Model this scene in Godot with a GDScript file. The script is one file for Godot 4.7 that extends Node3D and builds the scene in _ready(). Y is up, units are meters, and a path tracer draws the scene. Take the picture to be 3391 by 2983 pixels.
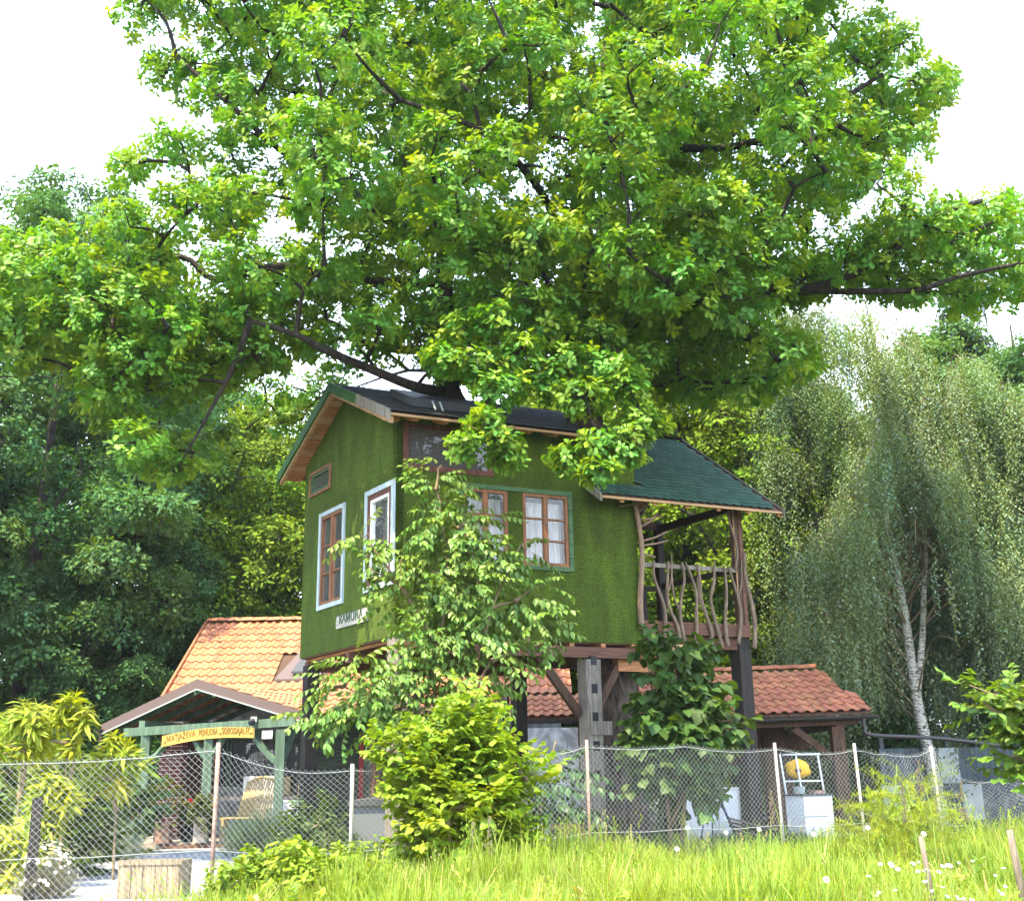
extends Node3D
# A turf-clad tree house on posts under a big oak, with a tiled farmhouse, a pergola and a chain-link fence.

var M := {}
var used := {}
var rng := RandomNumberGenerator.new()
const HX := Vector3(0.9135, 0, -0.4067)   # along the tree house front, to the right
const HS := Vector3(-0.5446, 0, -0.8387)  # along its left wall, away from the road
const H0 := Vector3(-1.72, 0, -16.5)

func V(x, y, z) -> Vector3:
	return Vector3(x, y, z)

# ---------------------------------------------------------------- naming
func numbered(called: String) -> String:
	if not used.has(called):
		used[called] = 0
		return called
	used[called] += 1
	return "%s_%03d" % [called, used[called]]

func tag(o: Node, label: String, category: String, group := "", kind := "") -> Node:
	if label: o.set_meta("label", label)
	if category: o.set_meta("category", category)
	if group: o.set_meta("group", group)
	if kind: o.set_meta("kind", kind)
	return o

func thing(called: String, label: String, category: String, at := Vector3.ZERO, group := "") -> Node3D:
	var o := Node3D.new()
	o.name = numbered(called)
	o.position = at
	add_child(o, true)
	tag(o, label, category, group)
	return o

func above(o: Node) -> Vector3:
	var at := Vector3.ZERO
	while o != null and o != self and o is Node3D:
		at += o.position
		o = o.get_parent()
	return at

# a mesh whose points are given in the scene's own metres
func put(called: String, mesh, m: Material, parent: Node = self) -> MeshInstance3D:
	var o := MeshInstance3D.new()
	if mesh is SurfaceTool:
		mesh.generate_normals()
		mesh = mesh.commit()
	o.mesh = mesh
	o.material_override = m
	o.name = numbered(called) if parent == self else called
	o.position = -above(parent)
	parent.add_child(o, true)
	return o

func place(called: String, mesh: Mesh, m: Material, t: Transform3D, parent: Node) -> MeshInstance3D:
	var o := MeshInstance3D.new()
	o.mesh = mesh
	o.material_override = m
	o.name = called
	o.transform = Transform3D(t.basis, t.origin - above(parent))
	parent.add_child(o, true)
	return o

func many(called: String, mesh: Mesh, m: Material, ts: Array, cs: Array, parent: Node = self) -> MultiMeshInstance3D:
	var mm := MultiMesh.new()
	mm.transform_format = MultiMesh.TRANSFORM_3D
	mm.use_colors = true
	mm.mesh = mesh
	mm.instance_count = ts.size()
	for i in ts.size():
		mm.set_instance_transform(i, ts[i])
		mm.set_instance_color(i, cs[i])
	var o := MultiMeshInstance3D.new()
	o.multimesh = mm
	o.material_override = m
	o.name = numbered(called) if parent == self else called
	o.set_meta("kind", "stuff")
	parent.add_child(o, true)
	return o

# ---------------------------------------------------------------- shapes
func tool(smooth := false) -> SurfaceTool:
	var st := SurfaceTool.new()
	st.begin(Mesh.PRIMITIVE_TRIANGLES)
	st.set_smooth_group(0 if smooth else -1)
	return st

func tri(st: SurfaceTool, a: Vector3, b: Vector3, c: Vector3) -> void:
	st.add_vertex(a); st.add_vertex(b); st.add_vertex(c)

func quad(st: SurfaceTool, a: Vector3, b: Vector3, c: Vector3, d: Vector3) -> void:
	tri(st, a, b, c); tri(st, a, c, d)

func slab(st: SurfaceTool, p: Array, off: Vector3) -> void:   # a prism over a convex outline
	var n := p.size()
	for i in range(1, n - 1):
		tri(st, p[0], p[i], p[i + 1])
		tri(st, p[0] + off, p[i + 1] + off, p[i] + off)
	for i in n:
		var j := (i + 1) % n
		quad(st, p[j], p[i], p[i] + off, p[j] + off)

func bar(st: SurfaceTool, a: Vector3, b: Vector3, w: float, h: float, up := Vector3.UP) -> void:  # a beam of width w across and height h along up
	var d := (b - a).normalized()
	if absf(d.dot(up)) > 0.98: up = Vector3(0, 0, 1)
	var x := d.cross(up).normalized() * w / 2
	var y := x.cross(d).normalized() * h / 2
	slab(st, [a - x - y, a + x - y, a + x + y, a - x + y], b - a)

func box(st: SurfaceTool, c: Vector3, size: Vector3, turn := 0.0) -> void:
	var bs := Basis(Vector3.UP, turn)
	var x := bs.x * size.x / 2
	var z := bs.z * size.z / 2
	var y := Vector3.UP * size.y / 2
	slab(st, [c - x - y - z, c + x - y - z, c + x - y + z, c - x - y + z], y * 2)

func tube(st: SurfaceTool, pts: Array, radii: Array, n := 6, cap := true) -> void:
	var rings := []
	var side := Vector3.ZERO
	for i in pts.size():
		var d: Vector3 = (pts[mini(i + 1, pts.size() - 1)] - pts[maxi(i - 1, 0)]).normalized()
		if side == Vector3.ZERO:
			side = d.cross(Vector3(0.31, 0.2, 0.93)).normalized()
		side = (side - d * side.dot(d)).normalized()
		var o := d.cross(side)
		var ring := []
		for k in n:
			var a := TAU * k / n
			ring.append(pts[i] + (side * cos(a) + o * sin(a)) * radii[mini(i, radii.size() - 1)])
		rings.append(ring)
	for i in range(1, rings.size()):
		for k in n:
			var l := (k + 1) % n
			quad(st, rings[i - 1][k], rings[i - 1][l], rings[i][l], rings[i][k])
	if cap:
		for k in range(1, n - 1):
			tri(st, rings[0][0], rings[0][k + 1], rings[0][k])
			tri(st, rings[-1][0], rings[-1][k], rings[-1][k + 1])

func lathe(st: SurfaceTool, c: Vector3, prof: Array, n := 16) -> void:   # prof holds [radius, height]
	for i in range(1, prof.size()):
		for k in n:
			var a := TAU * k / n
			var b := TAU * (k + 1) / n
			quad(st, c + Vector3(cos(a) * prof[i - 1][0], prof[i - 1][1], sin(a) * prof[i - 1][0]), c + Vector3(cos(b) * prof[i - 1][0], prof[i - 1][1], sin(b) * prof[i - 1][0]), c + Vector3(cos(b) * prof[i][0], prof[i][1], sin(b) * prof[i][0]), c + Vector3(cos(a) * prof[i][0], prof[i][1], sin(a) * prof[i][0]))

func smooth_line(p: Array, n := 4) -> Array:   # Catmull-Rom through the points
	var out := []
	for i in p.size() - 1:
		for k in n:
			out.append(p[i].cubic_interpolate(p[i + 1], p[maxi(i - 1, 0)], p[mini(i + 2, p.size() - 1)], float(k) / n))
	out.append(p[-1])
	return out

func taper(a: float, b: float, n: int) -> Array:
	var out := []
	for i in n: out.append(lerpf(a, b, float(i) / maxf(n - 1, 1)))
	return out

# ---------------------------------------------------------------- materials
func noise_tex(seed_: int, freq: float, lo: float, hi: float, sx := 1.0, sy := 1.0, size := 256, octaves := 4, sharp := 1.0) -> ImageTexture:
	var f := FastNoiseLite.new()
	f.seed = seed_
	f.frequency = freq
	f.fractal_octaves = octaves
	f.noise_type = FastNoiseLite.TYPE_SIMPLEX_SMOOTH
	var im := Image.create_empty(size, size, false, Image.FORMAT_RGB8)
	for y in size:
		for x in size:
			var u := float(x) / size
			var w := float(y) / size
			# wraps round by laying the square on two circles
			var v := 0.5 + 0.75 * f.get_noise_3d(sx * size * cos(TAU * u) / TAU + sy * size * 0.5 * cos(TAU * w) / TAU, sx * size * sin(TAU * u) / TAU + sy * size * 0.87 * cos(TAU * w) / TAU, sy * size * sin(TAU * w) / TAU)
			v = lerpf(lo, hi, pow(clampf(v, 0, 1), sharp))
			im.set_pixel(x, y, Color(v, v, v))
	return ImageTexture.create_from_image(im)

func mat(called: String, r: float, g: float, b: float, rough := 0.85, tex: Texture2D = null, scale := 1.0, relief := 0.0, bump: Texture2D = null) -> StandardMaterial3D:
	var m := StandardMaterial3D.new()
	m.resource_name = called
	m.albedo_color = Color(r, g, b).linear_to_srgb()
	m.roughness = rough
	m.metallic_specular = 0.35
	if tex:
		m.albedo_texture = tex
		m.uv1_triplanar = true
		m.uv1_scale = Vector3.ONE * scale
	if relief > 0:
		m.heightmap_enabled = true
		m.heightmap_texture = bump if bump else tex
		m.heightmap_scale = relief
		m.uv1_triplanar = true
		m.uv1_scale = Vector3.ONE * scale
	M[called] = m
	return m

func leaf_mat(called: String, glow := 0.95, rough := 0.5) -> StandardMaterial3D:
	var m := StandardMaterial3D.new()
	m.resource_name = called
	m.vertex_color_use_as_albedo = true
	m.roughness = rough
	m.metallic_specular = 0.4
	m.backlight_enabled = true
	m.backlight = Color(glow, 0.86 * glow, 0.12 * glow).linear_to_srgb()
	m.cull_mode = BaseMaterial3D.CULL_DISABLED
	M[called] = m
	return m

func materials() -> void:
	var speck := noise_tex(1, 0.16, 0.28, 1.0, 1, 1, 256, 3)
	var mottle := noise_tex(2, 0.02, 0.62, 1.0, 1, 1, 256, 5)
	var wood_h := noise_tex(3, 0.12, 0.55, 1.0, 0.07, 1.0, 256, 4)
	var wood_v := noise_tex(4, 0.12, 0.5, 1.0, 1.0, 0.07, 256, 4)
	var bark := noise_tex(5, 0.05, 0.3, 1.0, 1.0, 0.28, 256, 5)
	var streak := noise_tex(6, 0.05, 0.7, 1.0, 1.0, 0.1, 256, 4)
	mat("turf", 0.20, 0.315, 0.026, 1.0, speck, 1.5, 1.2)
	M.turf.detail_enabled = true; M.turf.detail_albedo = noise_tex(16, 0.03, 0.62, 1.0, 1.0, 0.22, 256, 5); M.turf.detail_blend_mode = BaseMaterial3D.BLEND_MODE_MUL; M.turf.detail_uv_layer = BaseMaterial3D.DETAIL_UV_2
	M.turf.uv2_triplanar = true; M.turf.uv2_scale = Vector3.ONE * 0.45
	M.turf.rim_enabled = true; M.turf.rim = 0.25; M.turf.rim_tint = 0.8
	mat("new_wood", 0.62, 0.27, 0.11, 0.7, wood_h, 1.3, 0.05)
	mat("new_wood_pale", 0.68, 0.40, 0.20, 0.7, wood_h, 1.3)
	mat("old_wood", 0.20, 0.16, 0.125, 0.9, wood_h, 1.6, 0.2)
	mat("hewn", 0.36, 0.31, 0.25, 0.9, wood_v, 1.5, 0.4)
	mat("dark_post", 0.045, 0.036, 0.03, 0.8, wood_v, 1.5, 0.15)
	mat("brown_post", 0.14, 0.075, 0.045, 0.8, wood_v, 1.5, 0.15)
	mat("deck_wood", 0.20, 0.095, 0.06, 0.8, wood_h, 1.3, 0.1)
	mat("branch_wood", 0.31, 0.22, 0.15, 0.9, wood_v, 2.5, 0.3)
	mat("peeled_wood", 0.45, 0.29, 0.19, 0.8, wood_v, 2.5, 0.2)
	mat("green_paint", 0.05, 0.16, 0.03, 0.6, streak, 1.0)
	mat("casing_green", 0.10, 0.20, 0.085, 0.7, wood_h, 1.3)
	mat("casing_blue", 0.58, 0.68, 0.70, 0.7, streak, 1.4)
	mat("white_frame", 0.72, 0.72, 0.70, 0.5)
	mat("brown_frame", 0.20, 0.075, 0.05, 0.6, wood_v, 1.5)
	mat("window_wood", 0.40, 0.17, 0.075, 0.6, wood_v, 1.6, 0.1)
	mat("curtain", 0.75, 0.76, 0.80, 0.95, streak, 2.0)
	mat("interior", 0.04, 0.03, 0.025, 0.9)
	mat("felt", 0.035, 0.036, 0.035, 0.95, mottle, 1.2, 0.1)
	mat("shingle", 0.055, 0.165, 0.105, 0.95, speck, 4.0, 0.1)
	mat("shingle_pale", 0.075, 0.19, 0.125, 0.95, speck, 4.0, 0.1)
	mat("shingle_dark", 0.042, 0.135, 0.085, 0.95, speck, 4.0, 0.1)
	for i in 4:
		var k: float = [1.0, 0.83, 1.14, 0.93][i]
		mat("tile_%d" % i, 0.62 * k, 0.225 * k * (0.95 + 0.04 * i), 0.105 * k, 0.65, mottle, 3.0)
		mat("old_tile_%d" % i, 0.56 * k, 0.19 * k * (0.95 + 0.06 * i), 0.09 * k, 0.8, mottle, 3.0)
	mat("barge_metal", 0.11, 0.078, 0.072, 0.5)
	mat("gutter_metal", 0.05, 0.042, 0.038, 0.45)
	mat("sage", 0.115, 0.185, 0.13, 0.65, streak, 1.0)
	mat("cladding", 0.085, 0.105, 0.072, 0.7, wood_h, 1.0)
	mat("plaster", 0.62, 0.62, 0.61, 0.9, mottle, 0.8)
	mat("red_frame", 0.30, 0.035, 0.035, 0.6)
	mat("brick_0", 0.40, 0.11, 0.08, 0.9, speck, 6.0)
	mat("brick_1", 0.33, 0.085, 0.07, 0.9, speck, 6.0)
	mat("mortar", 0.60, 0.56, 0.52, 0.95)
	mat("banner_cloth", 0.72, 0.44, 0.11, 0.8, streak, 0.8)
	mat("ink", 0.17, 0.11, 0.03, 0.8)
	mat("dark_ink", 0.05, 0.09, 0.05, 0.8)
	mat("sign_wood", 0.62, 0.57, 0.47, 0.85, wood_h, 2.0)
	mat("white_paint", 0.78, 0.79, 0.80, 0.5)
	mat("worn_white", 0.82, 0.83, 0.85, 0.5, mottle, 0.9)
	mat("cloth_white", 0.72, 0.73, 0.72, 0.95)
	mat("teak", 0.66, 0.48, 0.22, 0.7, wood_h, 2.0)
	mat("clay", 0.46, 0.27, 0.19, 0.9, mottle, 2.0)
	mat("black", 0.012, 0.012, 0.014, 0.4)
	mat("grey_plastic", 0.13, 0.14, 0.15, 0.5)
	mat("dark_grey", 0.055, 0.058, 0.062, 0.6)
	mat("navy", 0.018, 0.022, 0.10, 0.5)
	mat("yellow_bag", 0.75, 0.40, 0.015, 0.6)
	mat("red_petal", 0.65, 0.015, 0.03, 0.6)
	mat("zinc", 0.34, 0.37, 0.36, 0.55)
	mat("zinc_wire", 0.30, 0.31, 0.305, 0.5)
	mat("post_pale", 0.46, 0.44, 0.40, 0.7, streak, 2.0)
	mat("post_rust", 0.40, 0.26, 0.21, 0.8, mottle, 4.0)
	mat("crate_wood", 0.42, 0.33, 0.21, 0.85, wood_v, 2.0, 0.1)
	mat("stake_wood", 0.30, 0.235, 0.17, 0.9, wood_v, 2.5, 0.3)
	mat("bark", 0.13, 0.095, 0.07, 0.95, bark, 0.9, 3.0)
	mat("dark_bark", 0.075, 0.058, 0.048, 0.95, bark, 1.0, 2.0)
	mat("twig", 0.17, 0.125, 0.07, 0.9)
	mat("green_stem", 0.20, 0.27, 0.06, 0.8)
	mat("ground_soil", 0.062, 0.075, 0.026, 1.0, mottle, 0.35, 4.0)
	mat("gravel", 0.66, 0.64, 0.62, 1.0, speck, 1.1, 1.5)
	mat("paving", 0.62, 0.52, 0.42, 0.9, mottle, 0.8)
	mat("concrete", 0.30, 0.30, 0.28, 0.95, mottle, 0.7, 0.3)
	mat("slate_panel", 0.10, 0.125, 0.135, 0.8, streak, 0.8)
	# birch bark: white with dark cross marks
	var f := FastNoiseLite.new()
	f.seed = 9; f.frequency = 0.05
	var im := Image.create_empty(256, 256, false, Image.FORMAT_RGB8)
	for y in 256:
		for x in 256:
			var a := f.get_noise_3d(40.0 * cos(TAU * x / 256.0), 40.0 * sin(TAU * x / 256.0), y * 2.2)
			var b := f.get_noise_3d(16.0 * cos(TAU * x / 256.0), 16.0 * sin(TAU * x / 256.0), y * 0.5 + 500)
			var v := 1.0 if a < 0.17 else 0.28
			v = minf(v, 1.0 if b < 0.3 else 0.35) * (0.9 + 0.15 * b)
			im.set_pixel(x, y, Color(v, v * 0.985, v * 0.95))
	mat("birch_bark", 0.62, 0.60, 0.55, 0.8, ImageTexture.create_from_image(im), 0.9)
	# glass
	var g := StandardMaterial3D.new()
	g.transparency = BaseMaterial3D.TRANSPARENCY_ALPHA
	g.albedo_color = Color(1, 1, 1, 0.06)
	g.roughness = 0.02
	g.metallic_specular = 0.5
	M.glass = g
	leaf_mat("oak_leaf", 0.95, 0.45)
	leaf_mat("soft_leaf", 0.9, 0.5)
	leaf_mat("glossy_leaf", 0.7, 0.42)
	leaf_mat("far_leaf", 0.8, 0.85)
	M.far_leaf.metallic_specular = 0.2
	leaf_mat("grass_blade", 0.9, 0.55)

# ---------------------------------------------------------------- leaves
const OAK := [[0.0, 0.02], [0.16, 0.09], [0.3, 0.27], [0.4, 0.15], [0.56, 0.36], [0.66, 0.19], [0.82, 0.3], [0.93, 0.17], [1.0, 0.0]]
const OVAL := [[0.0, 0.02], [0.2, 0.2], [0.45, 0.27], [0.72, 0.19], [1.0, 0.0]]
const ROUND := [[0.0, 0.03], [0.08, 0.26], [0.3, 0.42], [0.62, 0.42], [0.86, 0.2], [1.0, 0.0]]
const HEART := [[0.0, 0.02], [-0.06, 0.3], [0.2, 0.48], [0.55, 0.4], [0.85, 0.14], [1.0, 0.0]]
const LANCE := [[0.0, 0.02], [0.25, 0.11], [0.6, 0.12], [1.0, 0.0]]
const DIAMOND := [[0.0, 0.0], [0.45, 0.3], [1.0, 0.0]]
const NEEDLE := [[0.0, 0.05], [1.0, 0.0]]

func leaf(st: SurfaceTool, at: Vector3, dir: Vector3, up: Vector3, size: float, shape: Array, c: Color, fold := 0.25, curl := 0.25) -> void:
	var x := dir.cross(up).normalized()
	var y := x.cross(dir).normalized()
	st.set_color(c)
	for i in range(1, shape.size()):
		var t0: float = shape[i - 1][0]
		var t1: float = shape[i][0]
		var w0: float = shape[i - 1][1]
		var w1: float = shape[i][1]
		var m0 := at + (dir * t0 - y * curl * t0 * t0) * size
		var m1 := at + (dir * t1 - y * curl * t1 * t1) * size
		for s in [-1.0, 1.0]:
			var e0: Vector3 = m0 + (x * s + y * fold) * w0 * size
			var e1: Vector3 = m1 + (x * s + y * fold) * w1 * size
			if w0 > 0.0: tri(st, m0, e0, e1)
			if w1 > 0.0: tri(st, m0, e1, m1)

func shade(lo: float, hi: float) -> Color:
	var k := rng.randf_range(lo, hi)
	return Color(k * rng.randf_range(0.88, 1.1), k, k * rng.randf_range(0.8, 1.1))

func stick(st: SurfaceTool, a: Vector3, b: Vector3, r: float, c: Color) -> void:
	st.set_color(c)
	tube(st, [a, b], [r, r * 0.6], 3, false)

func sprig(kind: String) -> ArrayMesh:
	var st := SurfaceTool.new()
	st.begin(Mesh.PRIMITIVE_TRIANGLES)
	st.set_smooth_group(-1)
	var wood := Color(1.0, 0.6, 1.2)
	match kind:
		"oak":   # a rosette of lobed leaves round a twig end
			stick(st, V(0, -0.22, 0), V(0, 0.02, 0), 0.006, wood)
			for i in 10:
				var a := i * 2.4 + rng.randf_range(-0.3, 0.3)
				var e := rng.randf_range(-0.25, 0.75)
				var d := V(cos(a) * cos(e), sin(e), sin(a) * cos(e))
				leaf(st, V(0, -0.02 * i + 0.02, 0) + d * 0.02, d, V(-cos(a) * sin(e), cos(e), -sin(a) * sin(e)) + V(rng.randf_range(-0.4, 0.4), 0, rng.randf_range(-0.4, 0.4)), rng.randf_range(0.105, 0.16), OAK, shade(0.75, 1.2), rng.randf_range(0.05, 0.4), rng.randf_range(0.05, 0.45))
		"cherry":   # a shoot with leaves hanging from it
			var p := V(0, 0, 0)
			for i in 9:
				var q := p + V(0.05, -0.004 * i, rng.randf_range(-0.01, 0.01))
				stick(st, p, q, 0.005, Color(1.3, 0.55, 0.8))
				var sd := 1.0 if i % 2 else -1.0
				var d := V(0.45, rng.randf_range(-0.95, -0.4), sd * rng.randf_range(0.3, 0.9)).normalized()
				leaf(st, q, d, V(0.4, 0.7, sd * 0.5 + rng.randf_range(-0.4, 0.4)), rng.randf_range(0.095, 0.145), OVAL, shade(0.75, 1.2), 0.25, 0.2)
				p = q
			leaf(st, p, V(0.8, -0.5, 0.1).normalized(), V(0, 1, 0), 0.09, OVAL, Color(1.7, 1.15, 0.9), 0.3, 0.2)
		"hazel":
			var p := V(0, 0, 0)
			for i in 7:
				var q := p + V(0.045, 0.012, rng.randf_range(-0.012, 0.012))
				stick(st, p, q, 0.004, wood)
				var sd := 1.0 if i % 2 else -1.0
				var d := V(0.5, rng.randf_range(-0.25, 0.3), sd * rng.randf_range(0.6, 1.0)).normalized()
				leaf(st, q, d, V(rng.randf_range(-0.4, 0.4), 1, rng.randf_range(-0.3, 0.5)), rng.randf_range(0.075, 0.125), ROUND, shade(0.75, 1.2), rng.randf_range(0.0, 0.35), 0.3)
				p = q
			leaf(st, p, V(1, 0.3, 0).normalized(), V(0, 1, 0), 0.07, ROUND, Color(2.0, 1.15, 1.0), 0.2, 0.2)
		"linden":
			var p := V(0, 0, 0)
			for i in 5:
				var q := p + V(0.07, 0.0, rng.randf_range(-0.015, 0.015))
				stick(st, p, q, 0.005, wood)
				var sd := 1.0 if i % 2 else -1.0
				var d := V(0.5, rng.randf_range(-0.8, -0.2), sd * rng.randf_range(0.4, 0.9)).normalized()
				leaf(st, q, d, V(0.3, 1, sd * 0.3 + rng.randf_range(-0.3, 0.5)), rng.randf_range(0.12, 0.19), HEART, shade(0.75, 1.25), 0.12, 0.25)
				p = q
		"far":   # a spray of small leaves for trees that stand far off
			for i in 22:
				var a := V(rng.randf_range(-1, 1), rng.randf_range(-0.6, 0.6), rng.randf_range(-1, 1)).normalized()
				var d := (a + V(0, rng.randf_range(-0.5, 0.3), 0)).normalized()
				leaf(st, a * rng.randf_range(0.05, 0.34), d, V(rng.randf_range(-0.7, 0.7), 1, rng.randf_range(-0.7, 0.7)), rng.randf_range(0.13, 0.22), DIAMOND, shade(0.65, 1.3), 0.2, 0.2)
		"birch":   # a hanging thread of small leaves
			var p := V(0, 0, 0)
			for i in 40:
				var q := p + V(rng.randf_range(-0.022, 0.022), -0.027, rng.randf_range(-0.022, 0.022))
				var a := rng.randf() * TAU
				leaf(st, q + V(cos(a), 0, sin(a)) * rng.randf_range(0.01, 0.07), V(cos(a) * 0.8, -0.6, sin(a) * 0.6).normalized(), V(cos(a), 0.7, sin(a)), rng.randf_range(0.05, 0.08), DIAMOND, shade(0.65, 1.35), 0.2, 0.1)
				p = q
		"spruce":   # a hanging spruce branchlet
			var p := V(0, 0, 0)
			for i in 26:
				var q := p + V(0, -0.05, 0)
				for k in 3:
					var a := i * 1.3 + k * 2.1
					leaf(st, q, V(cos(a) * 0.8, -0.7, sin(a) * 0.8).normalized(), V(0, 1, 0.2), rng.randf_range(0.05, 0.09) * (1.0 - i / 45.0), DIAMOND, shade(0.6, 1.3), 0.1, 0.1)
				p = q
		"narrow":   # the drooping narrow leaves at the top of a chestnut sapling
			for i in 17:
				var a := i * 2.4 + rng.randf_range(-0.3, 0.3)
				var e := rng.randf_range(-0.2, 0.6)
				var d := V(cos(a) * cos(e), sin(e), sin(a) * cos(e))
				leaf(st, V(0, -0.018 * i, 0), d, V(rng.randf_range(-0.3, 0.3), 1, rng.randf_range(-0.3, 0.3)), rng.randf_range(0.19, 0.3), LANCE, shade(0.75, 1.2), 0.3, rng.randf_range(0.4, 0.9))
			for i in 8:
				var a := i * 2.4
				leaf(st, V(0, 0.03, 0), V(cos(a) * 0.6, 0.8, sin(a) * 0.6).normalized(), V(0, 1, 0.1), 0.15, NEEDLE, Color(1.5, 1.25, 1.2), 0.1, 0.8)
		"tuft", "tuft_tall", "tuft_grey":
			var tall := kind == "tuft_tall"
			for i in (18 if not tall else 12):
				var a := rng.randf() * TAU
				var r := rng.randf() * (0.12 if kind != "tuft_grey" else 0.04)
				var h := rng.randf_range(0.3, 0.62) * (1.35 if tall else 1.0)
				var lean := rng.randf_range(0.05, 0.45) if kind != "tuft_grey" else rng.randf_range(0.1, 0.7)
				var b := V(cos(a) * r, 0, sin(a) * r)
				var o := V(cos(a + rng.randf_range(-1, 1)), 0, sin(a + rng.randf_range(-1, 1)))
				var w := V(-o.z, 0, o.x) * (rng.randf_range(0.004, 0.0075) if kind != "tuft_grey" else 0.004)
				st.set_color(shade(0.7, 1.3))
				var p0 := b
				var p1 := b + o * lean * h * 0.3 + V(0, h * 0.55, 0)
				var p2 := b + o * lean * h * 0.95 + V(0, h * (1.0 - lean * 0.3), 0)
				quad(st, p0 - w, p0 + w, p1 + w * 0.8, p1 - w * 0.8)
				tri(st, p1 - w * 0.8, p1 + w * 0.8, p2)
				if tall and i % 4 == 0:   # a loose seed head
					st.set_color(Color(2.6, 1.35, 3.0))
					for k in 6:
						var s := p2 + V(rng.randf_range(-0.03, 0.03), -0.025 * k, rng.randf_range(-0.03, 0.03))
						tri(st, s, s + V(0.012, 0.02, 0.004), s + V(-0.008, 0.03, -0.006))
		"broad":   # low leafy weeds
			for i in 12:
				var a := i * 2.4
				var e := rng.randf_range(0.1, 1.2)
				var d := V(cos(a) * cos(e), sin(e), sin(a) * cos(e))
				leaf(st, V(0, 0.02 * i, 0), d, V(0, 1, 0.01) + V(rng.randf_range(-0.3, 0.3), 0, rng.randf_range(-0.3, 0.3)), rng.randf_range(0.07, 0.13), OVAL, shade(0.75, 1.25), 0.2, 0.3)
		"fern":   # one feathery spray
			var p := V(0, 0, 0)
			for i in 12:
				var q := p + V(0.045, 0.03 - 0.004 * i, rng.randf_range(-0.01, 0.01))
				stick(st, p, q, 0.0035, Color(1, 1, 1))
				for k in 7:
					var a := rng.randf() * TAU
					leaf(st, q, V(0.5, cos(a), sin(a)).normalized(), V(0.1, 1, 0.3), rng.randf_range(0.05, 0.09), NEEDLE, shade(0.8, 1.25), 0.0, 0.1)
				p = q
	st.generate_normals()
	return st.commit()

var sprigs := {}
func sprig_set(kind: String, n := 3) -> Array:
	if not sprigs.has(kind):
		rng.seed = hash(kind)
		sprigs[kind] = []
		for i in n: sprigs[kind].append(sprig(kind))
	return sprigs[kind]

func toward(n: Vector3, spin: float, s: float) -> Basis:   # a basis whose y runs along n
	n = n.normalized()
	var x := n.cross(V(0.37, 0.11, 0.92)).normalized()
	return Basis(x, n, x.cross(n)).rotated(n, spin).scaled(Vector3.ONE * s)

func along(d: Vector3, s: float, roll := 0.0) -> Basis:   # a basis whose x runs along d and whose y points up as far as it can
	d = d.normalized()
	var z := d.cross(Vector3.UP)
	if z.length() < 0.05: z = V(0, 0, 1)
	z = z.normalized()
	return Basis(d, z.cross(d), z).rotated(d, roll).scaled(Vector3.ONE * s)

func tint(c: Color, v := 0.18) -> Color:
	var k := rng.randf_range(1 - v, 1 + v)
	return Color(c.r * k * rng.randf_range(0.9, 1.12), c.g * k, c.b * k * rng.randf_range(0.85, 1.15))

# leaves spread over a set of clumps [[centre, radius, count], ...]
func foliage(called: String, kind: String, m: Material, clumps: Array, c: Color, parent: Node, size := 1.0, flat := 0.65, sprays := false, fresh := Color(0, 0, 0, 0)) -> void:
	var set_ := sprig_set(kind)
	var ts := []
	var cs := []
	for i in set_.size():
		ts.append([]); cs.append([])
	for cl in clumps:
		var clump_c := tint(c, 0.14)
		for k in int(cl[2]):
			var d := V(rng.randfn(), rng.randfn() + 0.35, rng.randfn()).normalized()
			var r: float = cl[1] * lerpf(0.45, 1.0, sqrt(rng.randf()))
			var p: Vector3 = cl[0] + V(d.x * r, d.y * r * flat, d.z * r)
			var s := size * rng.randf_range(0.8, 1.2)
			var b: Basis
			if sprays:
				b = along(V(d.x, d.y * 0.35 + rng.randf_range(-0.35, 0.15), d.z), s, rng.randf_range(-0.5, 0.5))
			else:
				b = toward(d * 0.6 + V(rng.randf_range(-0.35, 0.35), 0.55, rng.randf_range(-0.35, 0.35)), rng.randf() * TAU, s)
			var v := rng.randi() % set_.size()
			var young := clampf((r / cl[1] - 0.72) * 3.0, 0, 1) * rng.randf() if fresh.a > 0.5 else 0.0   # new growth at the shoot ends
			ts[v].append(Transform3D(b, p)); cs[v].append(tint(clump_c.lerp(fresh, young), 0.12))
	for v in set_.size():
		if ts[v].size(): many(called, set_[v], m, ts[v], cs[v], parent)

# limbs that join every clump to the nearest limb already there
func limbs(st: SurfaceTool, lines: Array, clumps: Array, twig := 0.012) -> void:
	var nodes := []
	for l in lines:
		for p in l: nodes.append([p, 0.05])
	var order := clumps.duplicate()
	var root: Vector3 = lines[0][0]
	order.sort_custom(func(a, b): return a[0].distance_squared_to(root) < b[0].distance_squared_to(root))
	for cl in order:
		var best := -1
		var d := 1e9
		for i in nodes.size():
			var e: float = nodes[i][0].distance_to(cl[0])
			if nodes[i][0].y > cl[0].y + 0.3: e += 0.8
			if e < d:
				d = e; best = i
		var a: Vector3 = nodes[best][0]
		var b: Vector3 = cl[0]
		var mid := (a + b) / 2 + V(rng.randf_range(-0.12, 0.12), rng.randf_range(-0.02, 0.16), rng.randf_range(-0.12, 0.12)) * minf(d, 2.0)
		tube(st, smooth_line([a, mid, b], 3), taper(minf(0.03 + 0.012 * d, 0.06), twig, 7), 5, false)
		nodes.append([mid, 0.03]); nodes.append([b, 0.02])
		for k in 3:   # short twigs that carry the leaves
			var dd = V(rng.randfn(), rng.randfn() * 0.6 + 0.2, rng.randfn()).normalized() * cl[1] * 0.8
			tube(st, [b, b + dd * 0.5 + V(0, 0.03, 0), b + dd], [twig, twig * 0.7, twig * 0.35], 4, false)

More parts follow.
